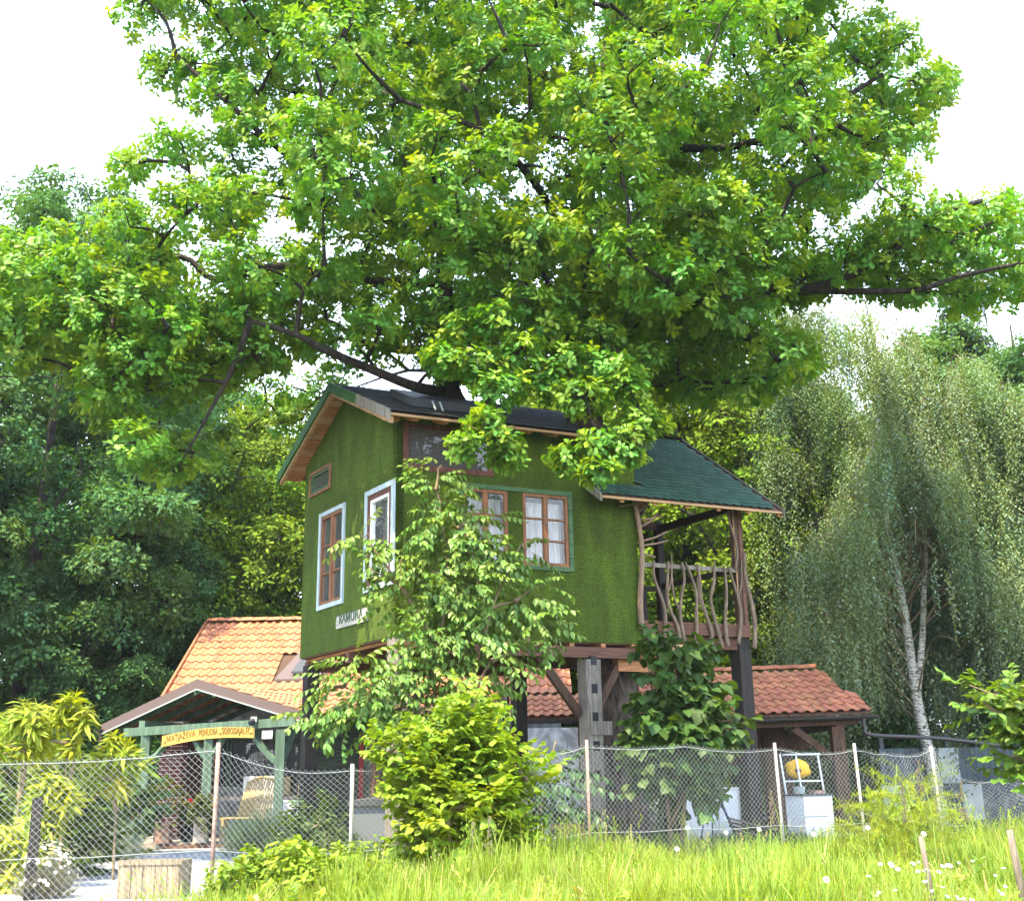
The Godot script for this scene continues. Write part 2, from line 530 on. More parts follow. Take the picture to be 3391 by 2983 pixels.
# ---------------------------------------------------------------- tree house
func H(r: float, y: float, s: float) -> Vector3:
	return H0 + HX * r + HS * s + Vector3(0, y, 0)

func hbox(st: SurfaceTool, r0: float, r1: float, y0: float, y1: float, s0: float, s1: float) -> void:
	slab(st, [H(r0, y0, s0), H(r1, y0, s0), H(r1, y0, s1), H(r0, y0, s1)], Vector3(0, y1 - y0, 0))

func front(a: float, b: float, d: float) -> Vector3:   # across, up, out of the front wall
	return H(a, b, -d)

func left(a: float, b: float, d: float) -> Vector3:    # the same on the left wall
	return H(-d, b, a)

func fbox(st: SurfaceTool, f: Callable, a0: float, a1: float, b0: float, b1: float, d0: float, d1: float) -> void:
	slab(st, [f.call(a0, b0, d0), f.call(a1, b0, d0), f.call(a1, b0, d1), f.call(a0, b0, d1)], Vector3(0, b1 - b0, 0))

func ring(st: SurfaceTool, f: Callable, a0: float, a1: float, b0: float, b1: float, w: float, d0: float, d1: float) -> void:
	fbox(st, f, a0, a0 + w, b0, b1, d0, d1)
	fbox(st, f, a1 - w, a1, b0, b1, d0, d1)
	fbox(st, f, a0 + w, a1 - w, b0, b0 + w, d0, d1)
	fbox(st, f, a0 + w, a1 - w, b1 - w, b1, d0, d1)

# a wall between a0 and a1 with rectangular openings; top(a) is its upper edge
func wall(st: SurfaceTool, f: Callable, a0: float, a1: float, base: float, top: Callable, holes: Array, cuts: Array, thick: float) -> void:
	var xs := [a0, a1]
	xs.append_array(cuts)
	for h in holes: xs.append_array([h[0], h[1]])
	xs.sort()
	for i in xs.size() - 1:
		var p: float = xs[i]
		var q: float = xs[i + 1]
		if q - p < 0.001: continue
		var mid := (p + q) / 2
		var ys := [base]
		var hs := holes.filter(func(h): return h[0] < mid and h[1] > mid)
		hs.sort_custom(func(m, n): return m[2] < n[2])
		for h in hs: ys.append_array([h[2], h[3]])
		for k in range(0, ys.size(), 2):
			var last := k + 1 >= ys.size()
			var ya: float = top.call(p) if last else ys[k + 1]
			var yb: float = top.call(q) if last else ys[k + 1]
			slab(st, [f.call(p, ys[k], 0.0), f.call(q, ys[k], 0.0), f.call(q, yb, 0.0), f.call(p, ya, 0.0)], f.call(p, 0.0, -thick) - f.call(p, 0.0, 0.0))

func casement(parent: Node, f: Callable, a0: float, a1: float, b0: float, b1: float, cols: int, rows: int, m: Material, label := "") -> void:
	var st := tool()
	ring(st, f, a0, a1, b0, b1, 0.05, -0.05, 0.012)
	var win := put("window", st, m, parent)
	if label: win.set_meta("label", label)
	var w := (a1 - a0 - 0.1) / cols
	var h := (b1 - b0 - 0.1) / rows
	st = tool()
	for i in range(1, cols):
		var a := a0 + 0.05 + w * i
		fbox(st, f, a - 0.035, a + 0.035, b0 + 0.05, b1 - 0.05, -0.045, 0.02)
	for j in range(1, rows):
		for i in cols:
			var b := b0 + 0.05 + h * j
			fbox(st, f, a0 + 0.052 + w * i + (0.035 if i > 0 else 0.0), a0 + 0.048 + w * (i + 1) - (0.035 if i < cols - 1 else 0.0), b - 0.014, b + 0.014, -0.04, 0.002)
	if cols * rows > 1: put("glazing_bars", st, m, win)
	for i in cols:
		for j in rows:
			st = tool()
			var e := 0.035 if cols > 1 else 0.0
			var x0 := a0 + 0.05 + w * i + (e if i > 0 else 0.0)
			var x1 := a0 + 0.05 + w * (i + 1) - (e if i < cols - 1 else 0.0)
			var y0 := b0 + 0.05 + h * j + (0.014 if j > 0 else 0.0)
			var y1 := b0 + 0.05 + h * (j + 1) - (0.014 if j < rows - 1 else 0.0)
			quad(st, f.call(x0, y0, -0.02), f.call(x1, y0, -0.02), f.call(x1, y1, -0.022), f.call(x0, y1, -0.022))
			put("pane", st, M.glass, win)

func tree_house() -> void:
	var t := thing("tree_house", "tree house clad in green artificial turf standing on wooden posts under the oak", "tree house", H(1.8, 0, 1.7))
	var st := tool()
	# walls
	wall(st, front, 0.0, 4.05, 3.13, func(a): return 6.44, [[0.13, 1.53, 5.63, 6.31], [1.06, 2.82, 4.27, 5.4]], [], 0.12)
	put("front_wall", st, M.turf, t)
	st = tool()
	var gable := func(a): return 6.36 + 0.93 * (minf(a, 1.8) / 1.8 if a < 1.8 else 1.0) - (0.93 * (a - 1.8) / 1.75 if a > 1.8 else 0.0)
	wall(st, left, 0.0, 3.45, 3.13, gable, [[1.83, 2.69, 3.9, 5.38], [0.1, 0.93, 3.95, 5.37], [2.4, 3.18, 5.86, 6.22]], [1.8], 0.12)
	put("left_wall", st, M.turf, t)
	st = tool()
	var right := func(a, b, d): return H(4.05 + d, b, a)
	wall(st, right, 0.12, 3.33, 3.13, func(a): return 6.4 if a < 0.2 else 6.5, [], [], 0.12)
	put("right_wall", st, M.turf, t)
	st = tool()
	hbox(st, 0.12, 4.05, 3.13, 6.38, 3.33, 3.45)
	put("back_wall", st, M.turf, t)
	st = tool()
	hbox(st, 0.13, 3.92, 3.13, 3.2, 0.13, 3.32)
	put("floor", st, M.interior, t)
	# window trims
	st = tool()
	ring(st, front, 0.99, 2.89, 4.2, 5.47, 0.07, 0.0, 0.03)
	put("window_casing", st, M.casing_green, t)
	st = tool()
	fbox(st, front, 1.79, 2.04, 4.27, 5.4, -0.06, 0.0)
	put("window_post", st, M.turf, t)
	casement(t, front, 1.062, 1.788, 4.272, 5.398, 2, 3, M.window_wood)
	casement(t, front, 2.042, 2.818, 4.272, 5.398, 2, 3, M.window_wood)
	st = tool()
	for k in 14:   # folds of the curtain
		var a := 1.08 + k * 0.125
		slab(st, [H(a, 4.29, 0.2), H(a + 0.06, 4.29, 0.17), H(a + 0.06, 5.3, 0.17), H(a, 5.3, 0.2)], HS * 0.012)
		slab(st, [H(a + 0.06, 4.29, 0.17), H(a + 0.125, 4.29, 0.2), H(a + 0.125, 5.3, 0.2), H(a + 0.06, 5.3, 0.17)], HS * 0.012)
	put("curtain", st, M.curtain, t)
	st = tool()
	ring(st, front, 0.1, 1.56, 5.6, 6.33, 0.045, 0.0, 0.015)
	put("window_casing", st, M.brown_frame, t)
	casement(t, front, 0.132, 1.528, 5.632, 6.308, 1, 1, M.brown_frame, "wide single upper window")
	st = tool()
	ring(st, left, 1.76, 2.76, 3.83, 5.45, 0.07, 0.0, 0.03)
	put("window_casing", st, M.casing_blue, t)
	casement(t, left, 1.832, 2.688, 3.902, 5.378, 2, 3, M.window_wood)
	st = tool()
	ring(st, left, 0.02, 1.0, 3.87, 5.44, 0.08, 0.0, 0.035)
	put("window_casing", st, M.casing_blue, t)
	st = tool()
	ring(st, left, 0.102, 0.928, 3.952, 5.368, 0.09, -0.07, 0.02)
	var inner := put("window_frame", st, M.brown_frame, t)
	inner.set_meta("label", "brown frame round a white one")
	casement(t, left, 0.193, 0.837, 4.043, 5.277, 1, 1, M.white_frame)
	st = tool()
	ring(st, left, 2.36, 3.22, 5.82, 6.25, 0.045, 0.0, 0.03)
	put("window_casing", st, M.window_wood, t)
	casement(t, left, 2.405, 3.175, 5.865, 6.215, 1, 1, M.casing_green)
	# name board
	st = tool()
	var o := 0.035
	slab(st, [left(1.93, 3.44, 0.004), left(0.86, 3.44, 0.004), left(0.84, 3.55, 0.004), left(0.9, 3.645, 0.004), left(1.92, 3.635, 0.004), left(1.95, 3.52, 0.004)], HX * -o)
	var board := put("name_board", st, M.sign_wood, t)
	board.set_meta("label", "weathered board with hand-painted letters")
	letters(board, "RAMONA", left(1.4, 3.455, o + 0.009), Basis(-HS, Vector3.UP, (-HS).cross(Vector3.UP)), 0.15, 1.0, M.dark_ink)
	# roof
	var ry := 7.43
	var slope := func(s): return ry - absf(s - 1.8) * (0.491 if s < 1.8 else 0.4977)
	st = tool()
	slab(st, [H(-0.3, ry - 0.02, 1.8), H(3.9, ry - 0.02, 1.8), H(3.9, slope.call(-0.38) - 0.02, -0.38), H(-0.3, slope.call(-0.38) - 0.02, -0.38)], Vector3(0, -0.025, 0))
	slab(st, [H(-0.3, ry - 0.02, 1.8), H(3.9, ry - 0.02, 1.8), H(3.9, slope.call(3.95) - 0.02, 3.95), H(-0.3, slope.call(3.95) - 0.02, 3.95)], Vector3(0, -0.025, 0))
	put("roof_deck", st, M.deck_wood, t)
	for i in 7:   # felt sheets, lapped
		var s0 := 1.8 - i * 0.312
		var s1 := s0 - 0.35
		if s1 < -0.4: s1 = -0.41
		st = tool()
		slab(st, [H(-0.28, slope.call(s0) + 0.0, s0), H(3.92, slope.call(s0) + 0.0, s0), H(3.92, slope.call(s1) + 0.015, s1), H(-0.28, slope.call(s1) + 0.015, s1)], Vector3(0, 0.008, 0))
		put("felt_strip", st, M.felt, t)
	st = tool()
	slab(st, [H(-0.28, ry + 0.01, 1.81), H(3.92, ry + 0.01, 1.81), H(3.92, slope.call(3.97) + 0.01, 3.97), H(-0.28, slope.call(3.97) + 0.01, 3.97)], Vector3(0, 0.01, 0))
	put("felt_strip", st, M.felt, t)
	for side in 2:   # soffit boards under the left overhang
		for k in 17:
			var s0: float = 1.79 - k * 0.127 if side == 0 else 1.81 + k * 0.127
			var s1: float = s0 - 0.12 if side == 0 else s0 + 0.12
			if s1 < -0.36: continue
			st = tool()
			var dy := -0.062 - 0.006 * (k % 2)
			slab(st, [H(-0.28, slope.call(s0) + dy, s0), H(0.12, slope.call(s0) + dy, s0), H(0.12, slope.call(s1) + dy, s1), H(-0.28, slope.call(s1) + dy, s1)], Vector3(0, 0.018, 0))
			put("soffit_board", st, M.new_wood if (k * 7 + side) % 3 else M.new_wood_pale, t)
	st = tool()   # barge boards of the left gable: green near the ridge, bare below
	slab(st, [H(-0.32, ry + 0.03, 1.8), H(-0.32, slope.call(3.97) + 0.03, 3.97), H(-0.32, slope.call(3.97) - 0.13, 3.97), H(-0.32, ry - 0.15, 1.8)], HX * 0.03)
	put("barge_board", st, M.green_paint, t)
	st = tool()
	slab(st, [H(-0.32, ry + 0.03, 1.798), H(-0.32, slope.call(0.75) + 0.03, 0.75), H(-0.32, slope.call(0.75) - 0.13, 0.75), H(-0.32, ry - 0.15, 1.798)], HX * 0.03)
	put("barge_board", st, M.green_paint, t)
	st = tool()
	slab(st, [H(-0.325, slope.call(0.745) + 0.035, 0.745), H(-0.325, slope.call(-0.4) + 0.035, -0.4), H(-0.325, slope.call(-0.4) - 0.13, -0.4), H(-0.325, slope.call(0.745) - 0.13, 0.745)], HX * 0.035)
	put("barge_board", st, M.hewn, t).set_meta("label", "bare grey lower end of the barge board")
	st = tool()   # inner fly rafters
	slab(st, [H(-0.285, ry - 0.07, 1.8), H(-0.285, slope.call(3.9) - 0.07, 3.9), H(-0.285, slope.call(3.9) - 0.19, 3.9), H(-0.285, ry - 0.19, 1.8)], HX * 0.06)
	put("fly_rafter", st, M.new_wood_pale, t)
	st = tool()
	slab(st, [H(-0.285, ry - 0.07, 1.798), H(-0.285, slope.call(-0.36) - 0.07, -0.36), H(-0.285, slope.call(-0.36) - 0.19, -0.36), H(-0.285, ry - 0.19, 1.798)], HX * 0.06)
	put("fly_rafter", st, M.new_wood_pale, t)
	for s in [1.74, -0.06]:   # purlin ends
		st = tool()
		slab(st, [H(-0.22, slope.call(s) - 0.2, s - 0.05), H(0.0, slope.call(s) - 0.2, s - 0.05), H(0.0, slope.call(s) - 0.2, s + 0.07), H(-0.22, slope.call(s) - 0.2, s + 0.07)], Vector3(0, 0.12, 0))
		put("purlin", st, M.new_wood, t)
	for k in 9:   # rafter tails below the eave
		var r := 0.1 + k * 0.46
		st = tool()
		slab(st, [H(r, slope.call(0.0) - 0.055, 0.0), H(r, slope.call(-0.34) - 0.055, -0.34), H(r, slope.call(-0.34) - 0.1, -0.34), H(r, slope.call(-0.25) - 0.15, -0.25), H(r, slope.call(0.0) - 0.17, 0.0)], HX * 0.09)
		put("rafter", st, M.new_wood, t)
	st = tool()
	hbox(st, -0.28, 3.9, slope.call(-0.38) - 0.07, slope.call(-0.38) - 0.035, -0.4, -0.36)
	put("eave_batten", st, M.new_wood_pale, t)
	# raised hatch of dark sheet on the roof
	st = tool()
	slab(st, [H(0.35, slope.call(0.15) + 0.03, 0.15), H(1.55, slope.call(0.15) + 0.03, 0.15), H(1.55, slope.call(1.0) + 0.03, 1.0), H(0.35, slope.call(1.0) + 0.03, 1.0)], Vector3(0, 0.13, 0))
	put("roof_hatch", st, M.dark_grey, t)
	st = tool()
	for r in [0.6, 0.72]:
		slab(st, [H(r, slope.call(0.0) + 0.03, 0.0), H(r + 0.03, slope.call(0.0) + 0.03, 0.0), H(r + 0.03, slope.call(0.1) + 0.15, 0.1), H(r, slope.call(0.1) + 0.15, 0.1)], Vector3(0, 0.012, 0))
	put("hatch_hinge", st, M.zinc, t)
	# platform under the house
	for s in [0.06, 1.7, 3.3]:
		st = tool()
		hbox(st, 0.05, 4.0, 2.9, 3.06, s - 0.06, s + 0.06)
		put("floor_beam", st, M.deck_wood, t)
	for k in 8:
		st = tool()
		hbox(st, 0.1 + k * 0.54, 0.18 + k * 0.54, 3.065, 3.125, 0.02, 3.43)
		put("joist", st, M.new_wood, t)
	for k in 12:
		st = tool()
		hbox(st, 0.02 + k * 0.335, 0.345 + k * 0.335, 3.108 + 0.003 * (k % 2), 3.128, 0.03, 3.42)
		put("floor_board", st, M.deck_wood, t)
	st = tool()
	hbox(st, 3.95, 4.75, 3.02, 3.12, -0.18, -0.05)
	put("beam_end", st, M.new_wood_pale, t)
	st = tool()
	hbox(st, 3.7, 4.5, 2.72, 2.98, 0.12, 0.26)
	put("beam_end", st, M.new_wood, t)
	# posts that carry it
	for p in [[0.13, 0.14, 0.25], [3.13, 0.05, 0.25]]:
		st = tool()
		var q := 0.125
		slab(st, [H(p[0] - q, -0.1, p[1] - q), H(p[0] + q, -0.1, p[1] - q), H(p[0] + q * 1.1, -0.1, p[1] + q), H(p[0] - q * 0.9, -0.1, p[1] + q)], Vector3(0.0, 3.28 - 0.1 * p[0], 0.0))
		var post := put("hewn_post", st, M.hewn, t)
		post.set_meta("label", "thick grey hewn post with mortise pockets")
		for k in 5:
			st = tool()
			hbox(st, p[0] - 0.045, p[0] + 0.055, 2.78 - k * 0.42, 2.92 - k * 0.42, p[1] - q - 0.003, p[1] - q + 0.05)
			put("mortise", st, M.black, post)
	for p in [[0.14, 3.3, 0.2, M.dark_post, 3.0], [0.75, 2.1, 0.17, M.brown_post, 2.9], [3.9, 3.3, 0.2, M.dark_post, 2.9], [6.0, 0.14, 0.22, M.dark_post, 3.3], [5.95, 2.0, 0.2, M.dark_post, 3.3]]:
		st = tool()
		var q: float = p[2] / 2
		hbox(st, p[0] - q, p[0] + q, -0.1, p[4], p[1] - q, p[1] + q)
		put("post", st, p[3], t)
	for b in [[3.0, 2.05, 0.12, 2.3, 2.95], [0.3, 2.1, 0.2, 1.0, 2.95], [3.25, 2.0, 0.2, 3.8, 2.9]]:
		st = tool()
		bar(st, H(b[0], b[1], b[2]), H(b[3], b[4], b[2]), 0.1, 0.12)
		put("brace", st, M.brown_post, t)
	st = tool()
	hbox(st, 3.05, 3.4, 1.75, 1.95, -0.09, 0.1)
	put("bracket", st, M.hewn, t)
	# veranda
	st = tool()
	hbox(st, 4.06, 6.1, 3.3, 3.5, -0.02, 0.1)
	put("edge_beam", st, M.deck_wood, t)
	st = tool()
	hbox(st, 4.2, 6.06, 3.1, 3.29, 0.06, 0.2)
	put("edge_beam", st, M.deck_wood, t)
	for k in 12:
		st = tool()
		hbox(st, 4.07, 6.05, 3.44 + 0.002 * (k % 2), 3.475, 0.11 + k * 0.165, 0.265 + k * 0.165)
		put("deck_board", st, M.deck_wood, t)
	for k in 4:
		st = tool()
		hbox(st, 4.15 + k * 0.58, 4.23 + k * 0.58, 3.2, 3.435, 0.21, 2.08)
		put("joist", st, M.deck_wood, t)
	st = tool()
	hbox(st, 4.05, 6.05, 4.36, 4.43, -0.02, 0.03)
	put("hand_rail", st, M.hewn, t)
	st = tool()
	slab(st, [H(5.93, 4.38, 0.16), H(5.99, 4.38, 0.16), H(5.99, 4.47, 0.16), H(5.93, 4.47, 0.16)], HS * 1.8)
	put("hand_rail", st, M.dark_post, t)
	st = tool()
	hbox(st, 4.1, 5.9, 4.34, 4.42, 2.0, 2.06)
	put("hand_rail", st, M.dark_post, t)
	for k in 3:
		st = tool()
		hbox(st, 4.55 + k * 0.5, 4.65 + k * 0.5, 3.5, 4.34, 1.99, 2.05)
		put("rail_post", st, M.dark_post, t)
	for p in [[5.9, 5.98, -0.02, 0.08, M.brown_post], [5.99, 6.06, -0.03, 0.07, M.deck_wood], [5.9, 6.02, 1.94, 2.06, M.dark_post], [4.5, 4.6, 1.85, 1.97, M.brown_post], [4.7, 4.78, 1.9, 1.98, M.dark_post]]:
		st = tool()
		hbox(st, p[0], p[1], 3.48, 5.6, p[2], p[3])
		put("veranda_post", st, p[4], t)
	st = tool()
	hbox(st, 5.885, 5.9, 3.5, 5.42, -0.035, -0.022)
	put("post_edge", st, M.new_wood_pale, t)
	st = tool()
	slab(st, [H(5.94, 5.42, 0.1), H(6.02, 5.42, 0.1), H(6.02, 5.54, 0.1), H(5.94, 5.54, 0.1)], HS * 1.95)
	put("head_beam", st, M.dark_post, t)
	st = tool()
	hbox(st, 4.07, 6.0, 5.46, 5.58, 1.95, 2.05)
	put("head_beam", st, M.brown_post, t)
	st = tool()
	hbox(st, 4.0, 6.35, 5.44, 5.54, -0.06, 0.04)
	put("head_beam", st, M.deck_wood, t)
	st = tool()
	bar(st, H(4.66, 4.9, 1.9), H(5.4, 5.46, 1.9), 0.08, 0.1)
	put("brace", st, M.dark_post, t)
	rng.seed = 41
	for k in 8:   # crooked sticks for balusters
		var r := 4.42 + k * 0.205
		var y0 := 3.12 + rng.randf_range(-0.05, 0.12)
		var pts := []
		for i in 6:
			var u := i / 5.0
			pts.append(H(r + 0.07 * sin(u * 5.0 + k * 1.7) + rng.randf_range(-0.025, 0.025) - 0.07 * u, lerpf(y0, 4.46, u), -0.055 + rng.randf_range(-0.015, 0.01)))
		st = tool(true)
		tube(st, smooth_line(pts, 3), taper(0.036, 0.02, 16), 7)
		var stick_ := put("baluster", st, M.branch_wood, t)
		if k % 3 != 0:
			st = tool(true)
			var mid: Vector3 = pts[2 + k % 2]
			tube(st, smooth_line([mid, mid + HX * (0.09 if k % 2 else -0.1) + V(0, 0.22, 0), mid + HX * (0.12 if k % 2 else -0.12) + V(0, 0.62, 0)], 3), taper(0.022, 0.012, 7), 6)
			put("fork", st, M.branch_wood, stick_)
	for q in [[4.06, -0.06, 3.36, 5.42, 0.05], [6.13, -0.04, 3.12, 4.7, 0.04], [5.86, -0.07, 4.4, 5.45, 0.022]]:
		var pts := []
		for i in 7:
			var u := i / 6.0
			pts.append(H(q[0] + 0.05 * sin(u * 6.0 + q[0]) - u * 0.04, lerpf(q[2], q[3], u), q[1]))
		st = tool(true)
		tube(st, smooth_line(pts, 3), taper(q[4], q[4] * 0.75, 19), 8)
		put("branch_post", st, M.peeled_wood if q[0] < 5 else M.branch_wood, t)
	for q in [[5.1, 0.42, 0.1], [4.98, 0.35, 0.28], [4.75, 0.5, 0.2], [4.68, 0.5, 0.12], [4.55, 0.25, -0.04], [5.25, 0.18, 0.2], [5.36, -0.4, -0.07]]:
		st = tool(true)
		tube(st, [H(4.07, q[0], -0.06), H(4.07 + q[1] * 0.5, q[0] + q[2] * 0.4, -0.09), H(4.07 + q[1], q[0] + q[2], -0.08)], [0.022, 0.016, 0.01], 6)
		put("branch_stub", st, M.peeled_wood, t)
	# veranda roof with hexagonal shingles
	var vs := func(s): return 5.40 + (s + 0.4) * 0.763
	st = tool()
	slab(st, [H(4.07, vs.call(0.02) - 0.03, 0.02), H(6.55, vs.call(0.02) - 0.03, 0.02), H(6.55, vs.call(2.0) - 0.03, 2.0), H(4.07, vs.call(2.0) - 0.03, 2.0)], Vector3(0, -0.03, 0))
	slab(st, [H(3.15, vs.call(-0.4) - 0.03, -0.4), H(6.55, vs.call(-0.4) - 0.03, -0.4), H(6.55, vs.call(0.018) - 0.03, 0.018), H(3.15, vs.call(-0.02) - 0.03, -0.002)], Vector3(0, -0.03, 0))
	slab(st, [H(4.07, vs.call(2.0) - 0.03, 2.002), H(6.55, vs.call(2.0) - 0.03, 2.002), H(6.55, 5.5, 4.0), H(4.07, 5.5, 4.0)], Vector3(0, -0.03, 0))
	put("veranda_roof", st, M.deck_wood, t)
	var up: Vector3 = (HS + V(0, 0.763, 0)).normalized()
	var nn := HX.cross(up).normalized()
	if nn.y < 0: nn = -nn
	var hex := []
	for v in 2:
		var hs := tool()
		var a := 0.083
		slab(hs, [V(-a, 0, 0), V(-a * 0.5, -0.075, 0.008), V(a * 0.5, -0.075, 0.008), V(a, 0, 0), V(a, 0.12, -0.004), V(-a, 0.12, -0.004)], V(0, 0, 0.007))
		hs.generate_normals()
		hex.append(hs.commit())
	var made := 0
	var rest := []
	var restc := []
	for j in 22:
		var s0 := -0.36 + j * 0.113
		for i in 22:
			var r := 3.2 + i * 0.166 + (0.083 if j % 2 else 0.0)
			if r > 6.5 or s0 > 1.93 or (s0 > -0.1 and r < 4.16): continue
			var tr := Transform3D(Basis(HX, up, nn).rotated(nn, rng.randf_range(-0.03, 0.03)), H(r, vs.call(s0), s0) + nn * (0.002 + 0.004 * rng.randf()))
			if made < 298:
				place("shingle", hex[0], [M.shingle, M.shingle_pale, M.shingle_dark, M.shingle][rng.randi() % 4], tr, t)
				made += 1
			else:
				rest.append(Transform3D(tr.basis, tr.origin - t.position)); restc.append(Color.WHITE)
	if rest.size(): many("shingles", hex[0], M.shingle, rest, restc, t)
	st = tool()
	slab(st, [H(3.15, vs.call(-0.42) - 0.06, -0.42), H(6.57, vs.call(-0.42) - 0.06, -0.42), H(6.57, vs.call(-0.42) - 0.02, -0.42), H(3.15, vs.call(-0.42) - 0.02, -0.42)], HS * 0.025)
	put("eave_batten", st, M.new_wood_pale, t)
	st = tool()
	slab(st, [H(6.56, vs.call(-0.45) + 0.02, -0.45), H(6.56, vs.call(2.0) + 0.03, 2.0), H(6.56, vs.call(2.0) - 0.1, 2.0), H(6.56, vs.call(-0.45) - 0.1, -0.45)], HX * 0.03)
	put("barge_board", st, M.old_wood, t)
	st = tool()
	slab(st, [H(6.563, vs.call(2.0) + 0.03, 2.002), H(6.563, 5.55, 4.0), H(6.563, 5.42, 4.0), H(6.563, vs.call(2.0) - 0.1, 2.002)], HX * 0.03)
	put("barge_board", st, M.old_wood, t)
	st = tool()
	slab(st, [H(3.1, vs.call(-0.45) + 0.02, -0.45), H(3.1, vs.call(-0.02) + 0.03, -0.02), H(3.1, vs.call(-0.02) - 0.12, -0.02), H(3.1, vs.call(-0.45) - 0.1, -0.45)], HX * 0.04)
	put("barge_board", st, M.hewn, t)
	st = tool()
	slab(st, [H(4.07, vs.call(2.0) + 0.02, 1.93), H(6.58, vs.call(2.0) + 0.02, 1.93), H(6.58, vs.call(2.0) + 0.02, 2.07), H(4.07, vs.call(2.0) + 0.02, 2.07)], V(0, 0.015, 0))
	put("ridge_cap", st, M.felt, t)
	for k in 6:
		var r := 3.5 + k * 0.6
		st = tool()
		var s1 := 0.0 if r < 4.1 else 1.9
		slab(st, [H(r, vs.call(s1) - 0.065, s1), H(r, vs.call(-0.38) - 0.065, -0.38), H(r, vs.call(-0.38) - 0.13, -0.38), H(r, vs.call(s1) - 0.16, s1)], HX * 0.07)
		put("rafter", st, M.new_wood, t)

func letters(parent: Node, words: String, at: Vector3, b: Basis, height: float, squeeze: float, m: Material, called := "lettering") -> void:
	var tm := TextMesh.new()
	var f := SystemFont.new()
	f.font_names = PackedStringArray(["Droid Sans"])
	tm.font = f
	tm.text = words
	tm.font_size = 64
	tm.pixel_size = height / 47.0
	tm.depth = 0.008
	tm.curve_step = 1.5
	tm.vertical_alignment = VERTICAL_ALIGNMENT_BOTTOM
	place(called, tm, m, Transform3D(Basis(b.x * squeeze, b.y, b.z), at), parent)

# ---------------------------------------------------------------- tiled roofs
var tile_mesh: ArrayMesh
func clay_tile() -> ArrayMesh:
	if tile_mesh: return tile_mesh
	var prof := [[-0.1, 0.012], [-0.075, 0.03], [-0.04, 0.045], [-0.005, 0.03], [0.025, 0.006], [0.06, 0.0], [0.102, 0.010]]
	var st := tool(true)
	for i in prof.size() - 1:
		var a: Array = prof[i]
		var b: Array = prof[i + 1]
		quad(st, V(a[0], a[1] + 0.026, 0.19), V(b[0], b[1] + 0.026, 0.19), V(b[0], b[1], -0.19), V(a[0], a[1], -0.19))
	st.set_smooth_group(-1)
	for i in prof.size() - 1:
		var a: Array = prof[i]
		var b: Array = prof[i + 1]
		quad(st, V(a[0], a[1] + 0.008, 0.19), V(b[0], b[1] + 0.008, 0.19), V(b[0], b[1] + 0.026, 0.19), V(a[0], a[1] + 0.026, 0.19))
	st.generate_normals()
	tile_mesh = st.commit()
	return tile_mesh

# tiles laid on a slope: a is the lower left corner, u runs along the eave, d up the slope; seen(i, j) picks the tiles that are parts
func tiles(parent: Node, a: Vector3, u: Vector3, d: Vector3, cols: int, rows: int, fam: String, seen: Callable, clip = null) -> void:
	var n := u.cross(d).normalized()
	if n.y < 0: n = -n
	var b := Basis(u, n, -d)
	if b.determinant() < 0: b = Basis(u, n, -d)
	var ts := []
	var cs := []
	var pitch := 0.345
	var made := 0
	for j in rows:
		for i in cols:
			var p := a + u * (0.1 + i * 0.2) + d * (0.16 + j * pitch) + n * (0.012 + rng.randf() * 0.004)
			if clip != null and not clip.call(p): continue
			var bb := b.rotated(n, rng.randf_range(-0.012, 0.012))
			if made < 299 and seen.call(i, j):
				place("tile", clay_tile(), M["%s_%d" % [fam, rng.randi() % 4]], Transform3D(bb, p), parent)
				made += 1
			else:
				ts.append(Transform3D(bb, p - above(parent))); cs.append(Color.WHITE)
	if ts.size(): many("tiles", clay_tile(), M[fam + "_0"], ts, cs, parent)

func gutter(st: SurfaceTool, a: Vector3, b: Vector3, r := 0.065) -> void:   # half-round channel
	var d := (b - a).normalized()
	var x := d.cross(Vector3.UP).normalized()
	for k in 6:
		var p := PI + PI * k / 6
		var q := PI + PI * (k + 1) / 6
		var o0 := (x * cos(p) + Vector3.UP * sin(p)) * r
		var o1 := (x * cos(q) + Vector3.UP * sin(q)) * r
		slab(st, [a + o0, a + o1, a + o1 * 0.94, a + o0 * 0.94], b - a)

